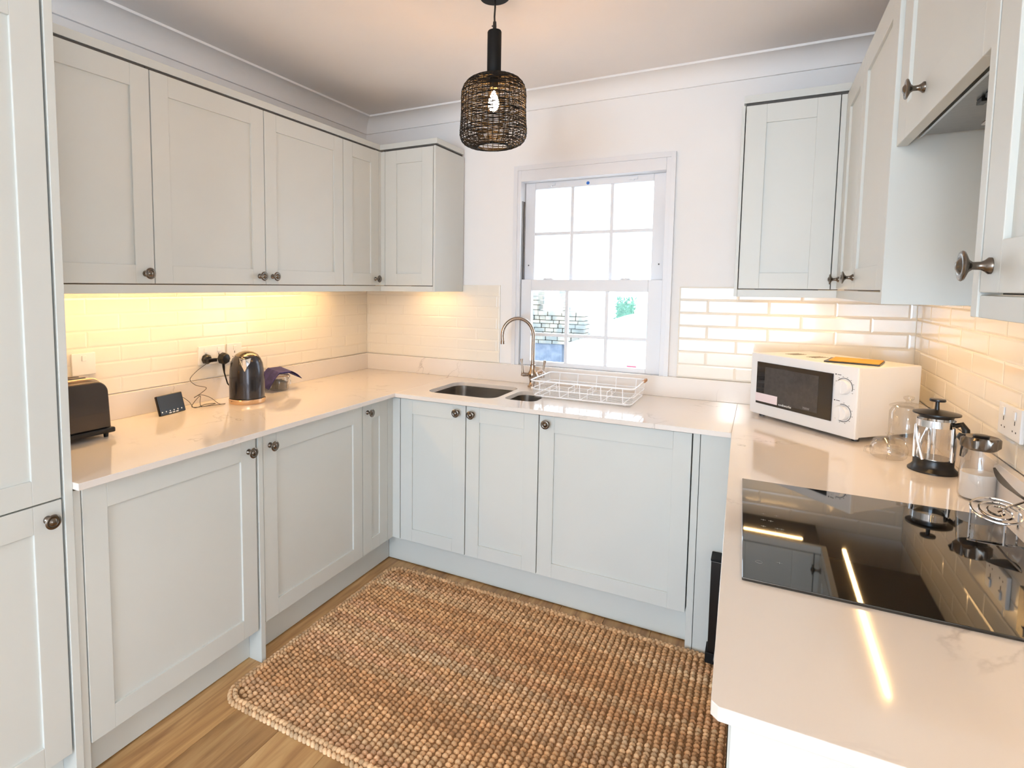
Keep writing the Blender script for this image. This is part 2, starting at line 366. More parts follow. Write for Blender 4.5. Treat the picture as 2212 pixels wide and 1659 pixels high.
# sprung sash tracks: grey, dark and pale strips on both jambs
for sx, xx in ((1, 1.0386), (-1, 1.7868)):
    MB().box(xx, xx+sx*.0035, .018, .030, 1.472, 1.898).build('sash_track', 'steel', win)
    MB().box(xx, xx+sx*.0020, .030, .045, 1.472, 1.898).build('sash_track', 'black', win)
    MB().box(xx, xx+sx*.0035, .045, .057, 1.472, 1.898).build('sash_track', 'pewter', win)

# ------------------------------------------------------------------ cabinets
def Pt(face, plane):
    if face == 'x+': return lambda a, d, z: (plane+d, a, z)
    if face == 'x-': return lambda a, d, z: (plane-d, a, z)
    return lambda a, d, z: (a, plane-d, z)
def fbox(mb, P, a0, a1, d0, d1, z0, z1):
    p, q = P(a0, d0, z0), P(a1, d1, z1); return mb.box(p[0], q[0], p[1], q[1], p[2], q[2])
def knob(parent, P, a, z, face):
    n = {'x+': (1, 0, 0), 'x-': (-1, 0, 0), 'y-': (0, -1, 0)}[face]
    prof = [(.0105, 0), (.0105, .003), (.0075, .006), (.0052, .010), (.0050, .018), (.0085, .022), (.0185, .0265), (.0195, .0285), (.0185, .030), (.0125, .0310), (.0105, .0300), (.0080, .0325), (.0050, .0345), (0, .0350)]
    return MB().lathe(prof, P(a, 0, z), n, 28).build('knob', 'pewter', parent, smooth=50)
SW = .068
def door(cab, face, plane, a0, a1, z0, z1, kn=None, fb=.064, ft=.072, s0=SW, s1=SW):
    P = Pt(face, plane)
    d = fbox(MB(), P, a0+s0-.004, a1-s1+.004, -.020, -.0075, z0+fb-.004, z1-ft+.004).build('door', 'paint', cab)
    for (p, q) in ((a0, a0+s0), (a1-s1, a1)): fbox(MB(), P, p, q, -.021, 0, z0, z1).build('stile', 'paint', d, bevel=.0012)
    for (p, q) in ((z0, z0+fb), (z1-ft, z1)): fbox(MB(), P, a0+s0, a1-s1, -.021, 0, p, q).build('rail', 'paint', d, bevel=.0012)
    if kn: knob(d, P, kn[0], kn[1], face)
    return d
BZ0, BZ1 = .1468, .871
LX = .608; BY = -.5978
# tall larder unit on the left
c = root('tall_cabinet', 'tall full-height greige shaker cabinet at the left edge, with upper and lower doors', 'cabinet', (.3, -2.45, 0))
box('carcass', 'carcass', c, 0, LX-.024, -2.75, -2.157, .14, 2.16)
box('end_panel', 'paint', c, 0, LX+.004, -2.1515, -2.1305, 0, 2.20, bevel=.001)
door(c, 'x+', LX, -2.752, -2.1575, .145, .8615, (-2.193, .818)); door(c, 'x+', LX, -2.752, -2.1575, .8655, 2.142)
box('plinth', 'paint', c, .5, .547, -2.75, -2.152, 0, .145)
# base units, left run
c = root('base_cabinet', 'base cabinet next to the tall cabinet, wide door with a knob at top right', 'cabinet', (.3, -1.8, 0), 'base cabinets under the worktop')
box('carcass', 'carcass', c, .02, LX-.024, -2.107, -1.492, .15, .872)
box('filler', 'paint', c, .5, LX-.002, -2.1295, -2.1085, 0, .873, bevel=.001)
door(c, 'x+', LX, -2.1055, -1.4935, BZ0-.012, BZ1, (-1.5265, .828), fb=.072)
box('end_panel', 'paint', c, .02, .6105, -1.4840, -1.4620, 0, .879, bevel=.001)
c = root('base_cabinet', 'left base cabinet right of the end panel, knob at its top left corner', 'cabinet', (.3, -1.15, 0), 'base cabinets under the worktop')
box('carcass', 'carcass', c, .02, LX-.024, -1.4595, -.852, .15, .872)
door(c, 'x+', LX, -1.458, -.8515, BZ0, BZ1, (-1.424, .828))
c = root('base_cabinet', 'narrow left corner base cabinet door beside the inner corner post', 'cabinet', (.3, -.7, 0), 'base cabinets under the worktop')
box('carcass', 'carcass', c, .02, LX-.024, -.848, -.63, .15, .872)
door(c, 'x+', LX, -.8475, -.6455, BZ0, BZ1, (-.8135, .835))
MB().box(.585, LX, -.6435, -.598, BZ0, BZ1).box(.585, .6505, -.600, BY-.0001+.02, BZ0, BZ1).build('corner_post', 'paint', c, bevel=.001)
# base units, back run
def basey(label, x0, x1, kx, kz=.837, **k):
    c = root('base_cabinet', label, 'cabinet', ((x0+x1)/2, -.3, 0), 'base cabinets under the worktop')
    box('carcass', 'carcass', c, x0+.001, x1-.001, BY+.024, -.02, .15, .872 if kz > 0 else .66)
    if kx: door(c, 'y-', BY, x0+.0015, x1-.0015, BZ0, BZ1, (kx, kz), **k)
    return c
def basey_sink(label, x0, x1, kx):
    c = root('base_cabinet', label, 'cabinet', ((x0+x1)/2, -.3, 0), 'base cabinets under the worktop')
    box('carcass', 'carcass', c, x0+.001, x1-.001, BY+.024, -.02, .15, .66)
    door(c, 'y-', BY, x0+.0015, x1-.0015, BZ0, BZ1, (kx, .836)); return c
basey_sink('back base cabinet at the inner left corner, below the main sink bowl', .652, 1.0185, .976)
basey_sink('narrow back base cabinet below the half bowl of the sink, knob at left', 1.0200, 1.3790, 1.054)
c = basey('wide back base cabinet under the draining rack, knob at its top left', 1.3800, 2.0030, 1.416)
box('end_panel', 'paint', c, 2.006, 2.031, BY, -.02, 0, .879, bevel=.001)
box('filler', 'paint', c, 2.033, 2.168, BY+.002, BY+.024, 0, .879, bevel=.001)
# right run (hidden below the worktop, end panel and oven edge)
c = root('base_cabinet', 'right-hand base cabinet below the microwave corner', 'cabinet', (2.5, -.9, 0), 'base cabinets under the worktop')
box('carcass', 'carcass', c, 2.215, 2.75, -1.195, -.02, .15, .879); door(c, 'x-', 2.192, -1.195, -.625, BZ0, BZ1)
c = root('base_cabinet', 'right-hand base cabinet with the white end panel nearest the viewer', 'cabinet', (2.5, -2.0, 0), 'base cabinets under the worktop')
box('carcass', 'carcass', c, 2.225, 2.75, -2.138, -1.81, .15, .879); door(c, 'x-', 2.2, -2.138, -1.81, BZ0, BZ1)
box('end_panel', 'paint', c, 2.203, 2.77, -2.163, -2.141, 0, .879, bevel=.001)
c = root('built_in_oven', 'black built-in oven below the hob', 'oven', (2.5, -1.5, 0))
box('body', 'black', c, 2.215, 2.72, -1.80, -1.2, .15, .86); box('oven_door', 'mwglass', c, 2.192, 2.213, -1.797, -1.203, .16, .72, bevel=.002)
box('control_panel', 'steel', c, 2.192, 2.213, -1.797, -1.203, .725, .865, bevel=.002); MB().tube([(2.168, -1.75, .69), (2.168, -1.25, .69)], .007).tube([(2.168, -1.72, .69), (2.195, -1.72, .69)], .005).tube([(2.168, -1.28, .69), (2.195, -1.28, .69)], .005).build('handle', 'steel', c, smooth=40)
# plinths
tag(box('plinth', 'paint', None, .530, .547, -2.108, -1.485, .004, .146, bevel=.001), 'recessed plinth board below the left base cabinet nearest the tall cabinet', 'plinth')
tag(box('plinth', 'paint', None, .530, .547, -1.4615, -.5452, .004, .146, bevel=.001), 'recessed plinth board running from the white end panel to the inner corner', 'plinth')
tag(box('plinth', 'paint', None, .5472, 2.005, -.5452, -.528, .004, .146, bevel=.001), 'recessed plinth board along the floor below the back base cabinets', 'plinth')
tag(box('plinth', 'paint', None, 2.25, 2.267, -2.14, -.60, .004, .146, bevel=.001), 'recessed plinth board below the right-hand base cabinets', 'plinth')
# slim black bin in the corner
c = root('slim_bin', 'slim black bin squeezed in the corner at the right-hand end of the back cabinets', 'bin', (2.13, -.64, .0175))
box('body', 'black', c, 2.0925, 2.166, -.674, -.604, .06, .415, bevel=.002); box('lid', 'blackmatte', c, 2.091, 2.168, -.676, -.602, .4155, .424, bevel=.002); box('foot', 'blackmatte', c, 2.085, 2.168, -.680, -.602, .0175, .0595, bevel=.003)

# wall units, left run
LW = .3428; YW = -.3284; XR = 2.4633
UZ0, UZ1 = 1.4325, 2.1610
def wallx(label, y0, y1, ky, **k):
    c = root('wall_cabinet', label, 'cabinet', (.17, (y0+y1)/2, UZ0), 'wall cabinets above the worktop')
    box('carcass', 'carcass', c, .001, LW-.024, y0-.0005, y1+.0005, UZ0-.0025, 2.1765)
    door(c, 'x+', LW, y0, y1, UZ0, UZ1, (ky, 1.467) if ky else None, **k); return c
wallx('left wall cabinet nearest the tall cabinet, knob at its lower right', -2.128, -1.6905, -1.7245)
wallx('widest left wall cabinet, second from the tall cabinet, knob at its lower right', -1.6865, -1.1775, -1.2110)
wallx('third left wall cabinet above the kettle, knob at its lower left', -1.1735, -.6560, -1.1380)
c = wallx('narrow left wall cabinet next to the inner corner post', -.6520, -.3480, -.3820, s0=.073, s1=.073)
MB().box(LW-.022, LW, -.3455, YW, UZ0, UZ1).box(LW-.0215, .3685, YW, YW+.022, UZ0, UZ1).build('corner_post', 'paint', c, bevel=.001)
c = root('wall_cabinet', 'wall cabinet on the back wall left of the window, plain side facing the window', 'cabinet', (.52, -.16, UZ0), 'wall cabinets above the worktop')
box('carcass', 'carcass', c, .345, .676, YW+.024, 0, UZ0-.0025, 2.1765); door(c, 'y-', YW, .3705, .6745, UZ0, UZ1, s0=.0745)
box('end_panel', 'paint', c, .6775, .6897, YW, 0, 1.4, UZ1+.002, bevel=.001)
# right side of the back wall
c = root('wall_cabinet', 'wall cabinet on the back wall right of the window, facing the viewer', 'cabinet', (2.28, -.16, UZ0), 'wall cabinets above the worktop')
box('end_panel', 'paint', c, 2.112, 2.1245, YW, -.001, 1.4, UZ1+.002, bevel=.001); box('carcass', 'carcass', c, 2.126, 2.47, YW+.024, -.001, UZ0-.0025, 2.1765)
door(c, 'y-', YW, 2.1280, 2.4425, UZ0, UZ1, s0=.073, s1=.073)
MB().box(2.4455, XR, YW, YW+.022, UZ0, UZ1).box(XR, XR+.022, -.3460, YW+.001, UZ0, UZ1).build('corner_post', 'paint', c, bevel=.001)
c = root('wall_cabinet', 'narrow wall cabinet on the right wall in the corner above the microwave', 'cabinet', (2.62, -.55, UZ0), 'wall cabinets above the worktop')
box('carcass', 'carcass', c, XR+.024, WX-.001, -.739, -.34, UZ0-.0025, 2.1765); door(c, 'x-', XR, -.7385, -.3485, UZ0, UZ1, (-.392, 1.470), s0=.073, s1=.073)
c = root('wall_cabinet', 'right wall cabinet beyond the extractor hood, its plain side facing the viewer', 'cabinet', (2.62, -1.0, UZ0), 'wall cabinets above the worktop')
box('carcass', 'carcass', c, XR+.024, WX-.001, -1.26, -.741, UZ0-.0025, 2.1765); door(c, 'x-', XR, -1.2595, -.7420, UZ0, UZ1, (-.776, 1.471))
box('end_panel', 'paint', c, XR-.0005, WX-.001, -1.2815, -1.2620, 1.400, 2.195, bevel=.001)
# hood cabinet
HX = 2.472; HZ = 1.764
c = root('hood_cabinet', 'short wall cabinet above the hob that houses the extractor hood', 'cabinet', (2.62, -1.61, HZ))
box('carcass', 'carcass', c, HX+.024, WX-.001, -1.942, -1.285, 1.86, UZ1); door(c, 'x-', HX, -1.9430, -1.2845, HZ, UZ1, (-1.53, 1.825), fb=.075, s1=.085)
c = root('extractor_hood', 'grey metal extractor hood set under the short cabinet, seen from below', 'hood', (2.64, -1.61, 1.77))
box('canopy', 'steel', c, 2.515, 2.765, -1.925, -1.300, 1.782, 1.855, bevel=.002)
box('front_lip', 'chrome', c, 2.509, 2.5135, -1.925, -1.300, 1.776, 1.800)
box('grease_filter', 'pewter', c, 2.60, 2.745, -1.895, -1.50, 1.7775, 1.7815, bevel=.001)
box('lamp_cover', 'plastic', c, 2.60, 2.66, -1.47, -1.36, 1.778, 1.7815, bevel=.001)
for k in range(3): box('switch_slider', 'black', c, 2.545, 2.556, -1.58-.05*k, -1.55-.05*k, 1.774, 1.7815, bevel=.001)
# near unit
c = root('wall_cabinet', 'nearest wall cabinet at the right edge, with a large pewter knob', 'cabinet', (2.62, -2.2, UZ0), 'wall cabinets above the worktop')
box('end_panel', 'paint', c, XR-.0005, WX-.001, -1.9705, -1.9465, 1.400, 2.195, bevel=.001); box('carcass', 'carcass', c, XR+.024, WX-.001, -2.47, -1.973, UZ0-.0025, 2.1765)
door(c, 'x-', XR, -2.470, -1.9755, UZ0, UZ1, (-2.012, 1.466))
# cornices and pelmets
def strip(name, label, mbx, cat='moulding'): return tag(mbx.build(name, 'paint', None, bevel=.001), label, cat)
CD = .020
m = MB().poly([(.30, -2.13), (LW-CD, -2.13), (LW-CD, YW+CD), (.6897-.003, YW+CD), (.6897-.003, .0), (.65, 0), (.65, YW+.06), (.30, YW+.06)], 2.1780, 2.2070)
strip('cornice', 'cornice board along the tops of the left wall cabinets and round the corner', m)
m = MB().poly([(2.118, -.001), (2.118, YW+CD), (XR+CD, YW+CD), (XR+CD, -1.26), (XR+.05, -1.26), (XR+.05, YW+.06), (2.16, YW+.06), (2.16, -.001)], 2.1780, 2.2070)
strip('cornice', 'cornice board on top of the wall cabinets right of the window', m)
m = MB().poly([(LW-.020, -2.13), (LW-.002, -2.13), (LW-.002, YW+.001), (.6770, YW+.001), (.6770, YW+.019), (LW-.020, YW+.019)], 1.3995, 1.4285)
strip('pelmet', 'light pelmet board below the left wall cabinets', m, 'pelmet')
m = MB().poly([(2.125, YW+.001), (XR+.002, YW+.001), (XR+.002, -1.2615), (XR+.020, -1.2615), (XR+.020, YW+.019), (2.125, YW+.019)], 1.3995, 1.4285)
strip('pelmet', 'light pelmet board below the wall cabinets in the right corner', m, 'pelmet')
strip('pelmet', 'light pelmet board below the near right-hand wall cabinet', MB().box(XR+.002, XR+.020, -2.47, -1.971, 1.3995, 1.4285), 'pelmet')
# LED strips under the wall units
def led(label, x0, x1, y0, y1, m_='led'):
    c = root('led_strip_light', label, 'light', ((x0+x1)/2, (y0+y1)/2, 1.4298), 'lit strip lights under the wall cabinets')
    box('housing', 'steel', c, x0-.003, x1+.003, y0-.003, y1+.003, 1.4265, 1.4297); box('diffuser', m_, c, x0, x1, y0, y1, 1.4245, 1.4262)
led('long glowing strip light hidden under the left wall cabinets', .150, .162, -2.05, -.42, 'led_bright')
led('short glowing strip light under the back wall cabinet left of the window', .42, .64, -.125, -.113)
led('short glowing strip light under the wall cabinet right of the window', 2.19, 2.41, -.212, -.200)
led('glowing strip light under the right wall cabinets, reflected in the hob', 2.545, 2.557, -1.17, -.24)
led('glowing strip light under the near right-hand wall cabinet', 2.640, 2.652, -2.42, -2.0)

# ------------------------------------------------------------------ worktop
wt = root('worktop', 'U-shaped pale quartz worktop with faint grey veins and a low upstand', 'worktop', (1.3, -.6, .88))
main_h = rrect(.742, 1.120, -.512, -.155, .062); half_h = rrect(1.152, 1.312, -.480, -.235, .045)
MB().box(0, .6395, -2.1300, -.0005, .880, .900).build('slab', 'quartz', wt, bevel=.0012)
MB().poly([(.6397, -.6314), (2.1380, -.6330), (2.1380, -.0005), (.6397, -.0005)], .880, .900, [main_h, half_h]).build('slab', 'quartz', wt, bevel=.0008)
MB().poly([(2.1383, -.633), (2.1790, -2.1785), (2.1890, -2.1884), (WX, -2.1884), (WX, -.0005), (2.1383, -.0005)], .880, .900).build('slab', 'quartz', wt, bevel=.0015)
box('upstand', 'quartz', wt, .0005, .0195, -2.128, -.0205, .9003, .9990, bevel=.001)
box('upstand', 'quartz', wt, .0005, WX-.0005, -.0200, .0070, .9003, .9990, bevel=.001)
box('upstand', 'quartz', wt, WX-.0195, WX-.0005, -2.45, -.0205, .9003, .9990, bevel=.001)
# sink
sk = root('sink', 'stainless steel one-and-a-half bowl sink sunk into the back worktop', 'sink', (1.0, -.33, .88))
def bowl(x0, x1, y0, y1, r, dep, nm):
    vs = []; fs = []; lv = [(-.004, .8795), (-.002, .84), (.004, .9-dep+.03), (.016, .9-dep+.008), (.035, .9-dep)]; n = 0
    for off, z in lv:
        l = rrect(x0+off, x1-off, y0+off, y1-off, max(r-off*.3, .02), 8); n = len(l); vs += [(p[0], p[1], z) for p in l]
    for i in range(len(lv)-1):
        for k in range(n): fs.append((i*n+k, i*n+(k+1) % n, (i+1)*n+(k+1) % n, (i+1)*n+k))
    fs.append(tuple(range((len(lv)-1)*n, len(lv)*n)))
    o = MB().add(vs, fs).build(nm, 'steel', sk, smooth=40)
    cx, cy = (x0+x1)/2, (y0+y1)/2
    MB().lathe([(.038, 0), (.038, .002), (.030, .003), (.028, .0005), (0, .0005)], (cx, cy, .9-dep), n=24).build('drain', 'chrome', o, smooth=40)
    return o
bowl(.742, 1.120, -.512, -.155, .062, .19, 'main_bowl'); bowl(1.152, 1.312, -.480, -.235, .045, .14, 'half_bowl')
# tap
tp = root('kitchen_tap', 'brushed nickel swan-neck tap with two lever handles behind the sink', 'tap', (1.163, -.100, .9))
bx, by = 1.163, -.100; dx, dy = -.915, -.40
MB().lathe([(.026, 0), (.026, .006), (.019, .012), (.016, .030), (.018, .045), (.024, .055), (.024, .075), (.017, .088), (.014, .110), (.014, .118), (.0105, .122), (.0105, .130)], (bx, by, .9), n=28).build('body', 'nickel', tp, smooth=40)
pts = [(bx, by, 1.02), (bx, by, 1.10), (bx, by, 1.172)]
rr = .082
for k in range(1, 21):
    g = PI*1.04*k/20; pts.append((bx+dx*rr*(1-math.cos(g)), by+dy*rr*(1-math.cos(g)), 1.172+rr*1.12*math.sin(g)))
l = pts[-1]; pts.append((l[0]+.002, l[1], l[2]-.02))
MB().tube(pts, .0095, 16).build('spout', 'nickel', tp, smooth=40)
l = pts[-1]; MB().lathe([(.0115, 0), (.0115, .016), (.0095, .018)], (l[0], l[1], l[2]-.014), n=20).build('aerator', 'nickel', tp, smooth=40)
for s in (-1, 1):
    h = MB().tube([(bx, by, .965), (bx+s*.035, by, .963), (bx+s*.055, by, .962)], [.011, .010, .012], 14)
    h.tube([(bx+s*.056, by, .955), (bx+s*.057, by, .985), (bx+s*.062, by+.002, 1.02), (bx+s*.065, by+.004, 1.045)], [.010, .0055, .0048, .008], 12)
    h.build('lever_handle', 'nickel', tp, smooth=40)
# dish rack
dr = root('dish_rack', 'clear-white wire dish drainer with small wooden handles, in front of the window', 'dish rack', (1.5, -.24, .9))
m = MB(); x0, x1, y0, y1 = 1.255, 1.742, -.395, -.075
def wloop(z, r, inset=0): m.tube([(p[0], p[1], z) for p in rrect(x0+inset, x1-inset, y0+inset, y1-inset, .03, 4)], r, 6, closed=True)
wloop(.985, .0035); wloop(.945, .0022, .006); wloop(.912, .0028, .014)
for k in range(13):
    yy = y0+.03+k*(y1-y0-.06)/12; m.tube([(x0, yy, .985), (x0+.014, yy, .912), (x1-.014, yy, .912), (x1, yy, .985)], .0010, 5)
for k in range(5):
    xx = x0+.05+k*(x1-x0-.1)/4; m.tube([(xx, y0, .985), (xx, y0+.014, .912), (xx, y1-.014, .912), (xx, y1, .985)], .0020, 5)
for k in range(4):
    xx = x0+.09+k*.09; 
    m.tube([(xx, y0+.04, .914), (xx, y0+.04, .955), (xx, y0+.14, .955), (xx, y0+.14, .914)], .0018, 5)
m.build('wire_basket', 'wire', dr, smooth=50)
box('drip_tray', 'vessel', dr, x0+.02, x1-.02, y0+.02, y1-.02, .9012, .9052)
for (cx, cy) in ((x0+.05, y0+.05), (x1-.05, y0+.05), (x0+.05, y1-.05), (x1-.05, y1-.05)): MB().lathe([(.006, 0), (.006, .012)], (cx, cy, .9005), n=10).build('foot', 'wire', dr)
for s, xx in ((-1, x0-.018), (1, x1+.012)):
    cy = -.205
    MB().tube([(xx-s*.014, cy-.055, .985), (xx, cy-.045, 1.0), (xx, cy-.035, 1.0)], .0035, 8).tube([(xx-s*.014, cy+.055, .985), (xx, cy+.045, 1.0), (xx, cy+.035, 1.0)], .0035, 8).build('handle_bracket', 'wire', dr, smooth=50)
    MB().lathe([(.006, -.034), (.0085, -.02), (.0085, .02), (.006, .034)], (xx, cy, 1.0), (0, 1, 0), 14).build('wooden_handle', 'wood', dr, smooth=40)

# ------------------------------------------------------------------ hob
hb = root('induction_hob', 'black glass induction hob set in the right-hand worktop, mirroring the lights above', 'hob', (2.45, -1.51, .9))
MB().poly([(2.189, -1.2010), (2.205, -1.8160), (2.722, -1.8100), (2.722, -1.2200), (2.705, -1.2020)], .9003, .9062).build('glass_plate', 'hob', hb, bevel=.0012)
m = MB()
for k, (yy, xx) in enumerate([(-1.46, 2.235), (-1.46, 2.262), (-1.50, 2.235), (-1.50, 2.25), (-1.54, 2.235), (-1.54, 2.262), (-1.54, 2.27), (-1.72, 2.262)]):
    m.box(xx, xx+.010, yy, yy+.0012, .90625, .9064).box(xx+.0045, xx+.0057, yy-.004, yy+.004, .90625, .9064)
m.tube([(2.232+.006*math.cos(g*PI/6), -1.735+.006*math.sin(g*PI/6), .9063) for g in range(12)], .0005, 4, closed=True)
m.build('touch_control_marks', 'mark', hb)

# ------------------------------------------------------------------ microwave
ang = math.radians(-45.57); B = Vector((2.5195, -.5774, .912))
T = Matrix.Translation(B) @ Matrix.Rotation(ang, 4, 'Z')   # local: x to the right along the front (0 = right end), y back, z up
mw = root('microwave', 'white microwave oven with a black door window and two dials, in the right corner', 'microwave', (2.48, -.32, .9))
w, dp, h = .472, .300, .2533
MB(T).box(-w+.004, -.004, .020, dp, .004, h-.002).build('housing', 'plastic', mw, bevel=.004)
MB(T).box(-w, 0, 0, .0195, 0, h).build('front_frame', 'plastic', mw, bevel=.004)
dr_ = MB(T).box(-w+.036, -.092, -.0045, -.0002, .046, h-.034).build('door_window', 'mwglass', mw, bevel=.001)
MB(T).box(-w+.078, -.148, -.0051, -.0046, .062, h-.052).build('mesh_screen', 'mwmesh', dr_)
MB(T).box(-w+.036, -w+.145, -.0060, -.0047, .056, .090).build('sticker', 'sticker', dr_)
Tt = T @ Matrix.Rotation(PI/2, 4, 'X')
text('brand_lettering', 'cookworks', .0135, 'plastic', dr_, T @ Matrix.Translation((-w+.151, -.0056, .056)) @ Matrix.Rotation(PI/2, 4, 'X'))
text('power_lettering', '700W', .012, 'mark', dr_, T @ Matrix.Translation((-w+.262, -.0056, .066)) @ Matrix.Rotation(PI/2, 4, 'X'))
for zc, nm in ((.178, 'upper'), (.085, 'lower')):
    k = MB(T).lathe([(.0270, 0), (.0262, .006), (.0250, .014), (.0240, .016), (0, .016)], (-.050, -.001, zc), (0, -1, 0), 32).build('dial', 'plastic', mw, smooth=35)
    MB(T).box(-.0512, -.0488, -.0195, -.0165, zc-.022, zc+.022).build('pointer_ridge', 'plastic', k)
    rg = [(-.050+.0310*math.cos(g), -.0006, zc+.0310*math.sin(g)) for g in [(-20+i*(220 if nm == 'upper' else 300)/40)*PI/180 for i in range(41)]] if nm == 'upper' else [(-.050+.0310*math.cos(g), -.0006, zc+.0310*math.sin(g)) for g in [(-180+i*290/40)*PI/180 for i in range(41)]]
    MB(T).tube(rg, .0011, 5).build('dial_scale', 'slotdark', mw)
    m = MB(T)
    for i in range(9):
        g = (-170+i*32)*PI/180 if nm == 'lower' else (-30+i*26)*PI/180
        cx, cz = -.050+.036*math.cos(g), zc+.036*math.sin(g); m.box(cx-.0018, cx+.0018, -.0008, .0002, cz-.0007, cz+.0007)
    m.box(-.086, -.082, -.0008, .0002, zc+.039, zc+.043).box(-.078, -.064, -.0008, .0002, zc+.0395, zc+.0415).build('dial_marks', 'slotdark', mw)
for i in range(4):
    for j in range(2): MB(T).box(-.40+i*.012+j*.10, -.398+i*.012+j*.10, .10, .17, h-.0019, h-.0012).build('vent_slot', 'slotdark', mw)
for (a, b) in ((-w+.03, .04), (-.03, .04), (-w+.03, dp-.03), (-.03, dp-.03)): MB(T).lathe([(.012, 0), (.012, 0.0170)], (a, b, -.0118), n=12).build('foot', 'black', mw)
bk = root('booklet', 'mustard-yellow leaflet lying flat on top of the microwave', 'leaflet', (2.55, -.3, .9+.012+h))
Tb = T @ Matrix.Translation((-.120, .13, h)) @ Matrix.Rotation(.55, 4, 'Z')
MB(Tb).box(-.088, .080, -.062, .085, -.0010, .0030).build('black_folder', 'black', bk)
MB(Tb).box(-.074, .078, -.052, .085, .0033, .0062).build('cover', 'yellow', bk)
# bent booklet page edge
# ------------------------------------------------------------------ glassware on the right
gj = root('glass_canister', 'clear lidded glass jar standing behind the french press, beside the microwave', 'jar', (2.650, -.632, .9))
c0 = (2.650, -.632, .9012)
MB().lathe([(0, .001), (.046, .001), (.049, .006), (.049, .135), (.043, .146), (.043, .150)], c0, n=32, cap=False).build('jar_body', 'vessel', gj, smooth=40)
MB().lathe([(.050, .151), (.050, .155), (.034, .163), (.008, .167), (.008, .173), (.015, .179), (.014, .186), (0, .190)], c0, n=28, cap=False).build('lid', 'vessel', gj, smooth=40)
gp = root('glass_bowl', 'low clear glass dish with a lid on the worktop in front of the microwave', 'bowl', (2.590, -.728, .9))
c0 = (2.590, -.728, .9012)
MB().lathe([(0, .001), (.040, .001), (.047, .008), (.050, .024), (.047, .042), (.040, .050)], c0, n=32, cap=False).build('bowl_body', 'vessel', gp, smooth=40)
MB().lathe([(.043, .051), (.043, .055), (.030, .064), (.007, .068), (.007, .074), (.012, .079), (0, .083)], c0, n=28, cap=False).build('lid', 'vessel', gp, smooth=40)
MB().tube([(2.590-.045, -.728-.01, .935), (2.590-.062, -.728-.015, .932), (2.590-.064, -.728-.016, .918), (2.590-.050, -.728-.012, .912)], .004, 8).build('handle', 'vessel', gp, smooth=40)
# french press
fp = root('french_press', 'glass french press coffee maker with black base, lid and handle', 'french press', (2.682, -.818, .9))
c0 = (2.682, -.818, .9005)
MB().lathe([(.0600, 0), (.0600, .004), (.0520, .012), (.0480, .018), (.0480, .037), (.0455, .038), (.0455, .030)], c0, n=36).build('base', 'black', fp, smooth=35)
MB().lathe([(0, .031), (.0435, .031), (.0440, .036), (.0440, .155), (.0455, .160)], c0, n=36, cap=False).build('beaker', 'vessel', fp, smooth=40)
MB().lathe([(.0450, .134), (.0462, .134), (.0462, .154), (.0450, .154), (.0450, .134)], c0, n=36, cap=False).build('steel_band', 'chrome', fp, smooth=35)
vx = Vector((-.62, -.78, 0)); vy = Vector((.78, -.62, 0))
def leg(a0, a1, nm='frame_leg'):
    p = [Vector(c0)+(vx*math.cos(a0)+vy*math.sin(a0))*.0462+Vector((0, 0, .136)), Vector(c0)+(vx*math.cos((a0+a1)/2)+vy*math.sin((a0+a1)/2))*.0465+Vector((0, 0, .086)), Vector(c0)+(vx*math.cos(a1)+vy*math.sin(a1))*.0462+Vector((0, 0, .037))]
    MB().tube(p, .0042, 8).build(nm, 'chrome', fp, smooth=40)
for q in (-.85, .72+PI, 1.5): leg(q, q); leg(q, q+.75)
MB().lathe([(.0400, .160), (.0415, .168), (.0560, .170), (.0560, .174), (.0200, .1815), (.0060, .183), (.0050, .196), (.0050, .2075)], c0, n=36).build('lid', 'black', fp, smooth=35)
MB().lathe([(.0185, .2075), (.0195, .210), (.0185, .2145), (0, .2155)], c0, n=28).build('plunger_knob', 'black', fp, smooth=40)
MB().lathe([(.0022, .036), (.0022, .160)], c0, n=10).build('plunger_rod', 'chrome', fp, smooth=40)
MB().lathe([(.0415, .034), (.0425, .037), (.0415, .040), (.006, .041)], c0, n=30).build('plunger_filter', 'steel', fp, smooth=40)
hv = Vector((.80, -.60, 0)).normalized(); c3 = Vector(c0)
hp = [c3+hv*.047+Vector((0, 0, .145)), c3+hv*.062+Vector((0, 0, .152)), c3+hv*.072+Vector((0, 0, .138)), c3+hv*.074+Vector((0, 0, .105)), c3+hv*.070+Vector((0, 0, .075)), c3+hv*.066+Vector((0, 0, .062))]
MB().tube(hp, [.007, .008, .009, .009, .008, .005], 10).build('handle', 'black', fp, smooth=40)
# tall glass flask with notched lid
tf = root('glass_carafe', 'tall clear glass flask with a notched grey and black lid, right of the french press', 'carafe', (2.722, -1.052, .9))
c0 = (2.722, -1.052, .9005)
MB().lathe([(0, .002), (.036, .002), (.0385, .008), (.0385, .060), (.034, .120), (.030, .138)], c0, n=32, cap=False).build('flask', 'vessel', tf, smooth=40)
MB().lathe([(0, .004), (.033, .004), (.0352, .010), (.0352, .068), (0, .070)], c0, n=28, cap=False).build('contents', mat('white_sugar', (235, 232, 230), .8), tf, smooth=40)
n = 64; vs = []; fs = []
for (r_, h_) in ((.029, .128), (.033, .131), (.037, .136), (.0375, .156), (.035, .161), (.024, .158), (0, .157)):
    for k in range(n):
        g = 2*PI*k/n; rr_ = r_*(1+(.10*math.cos(6*g) if r_ > .035 else 0)); vs.append((c0[0]+rr_*math.cos(g), c0[1]+rr_*math.sin(g), c0[2]+h_))
for i in range(6):
    for k in range(n): fs.append((i*n+k, i*n+(k+1) % n, (i+1)*n+(k+1) % n, (i+1)*n+k))
MB().add(vs, fs).build('lid', 'pewter', tf, smooth=40)
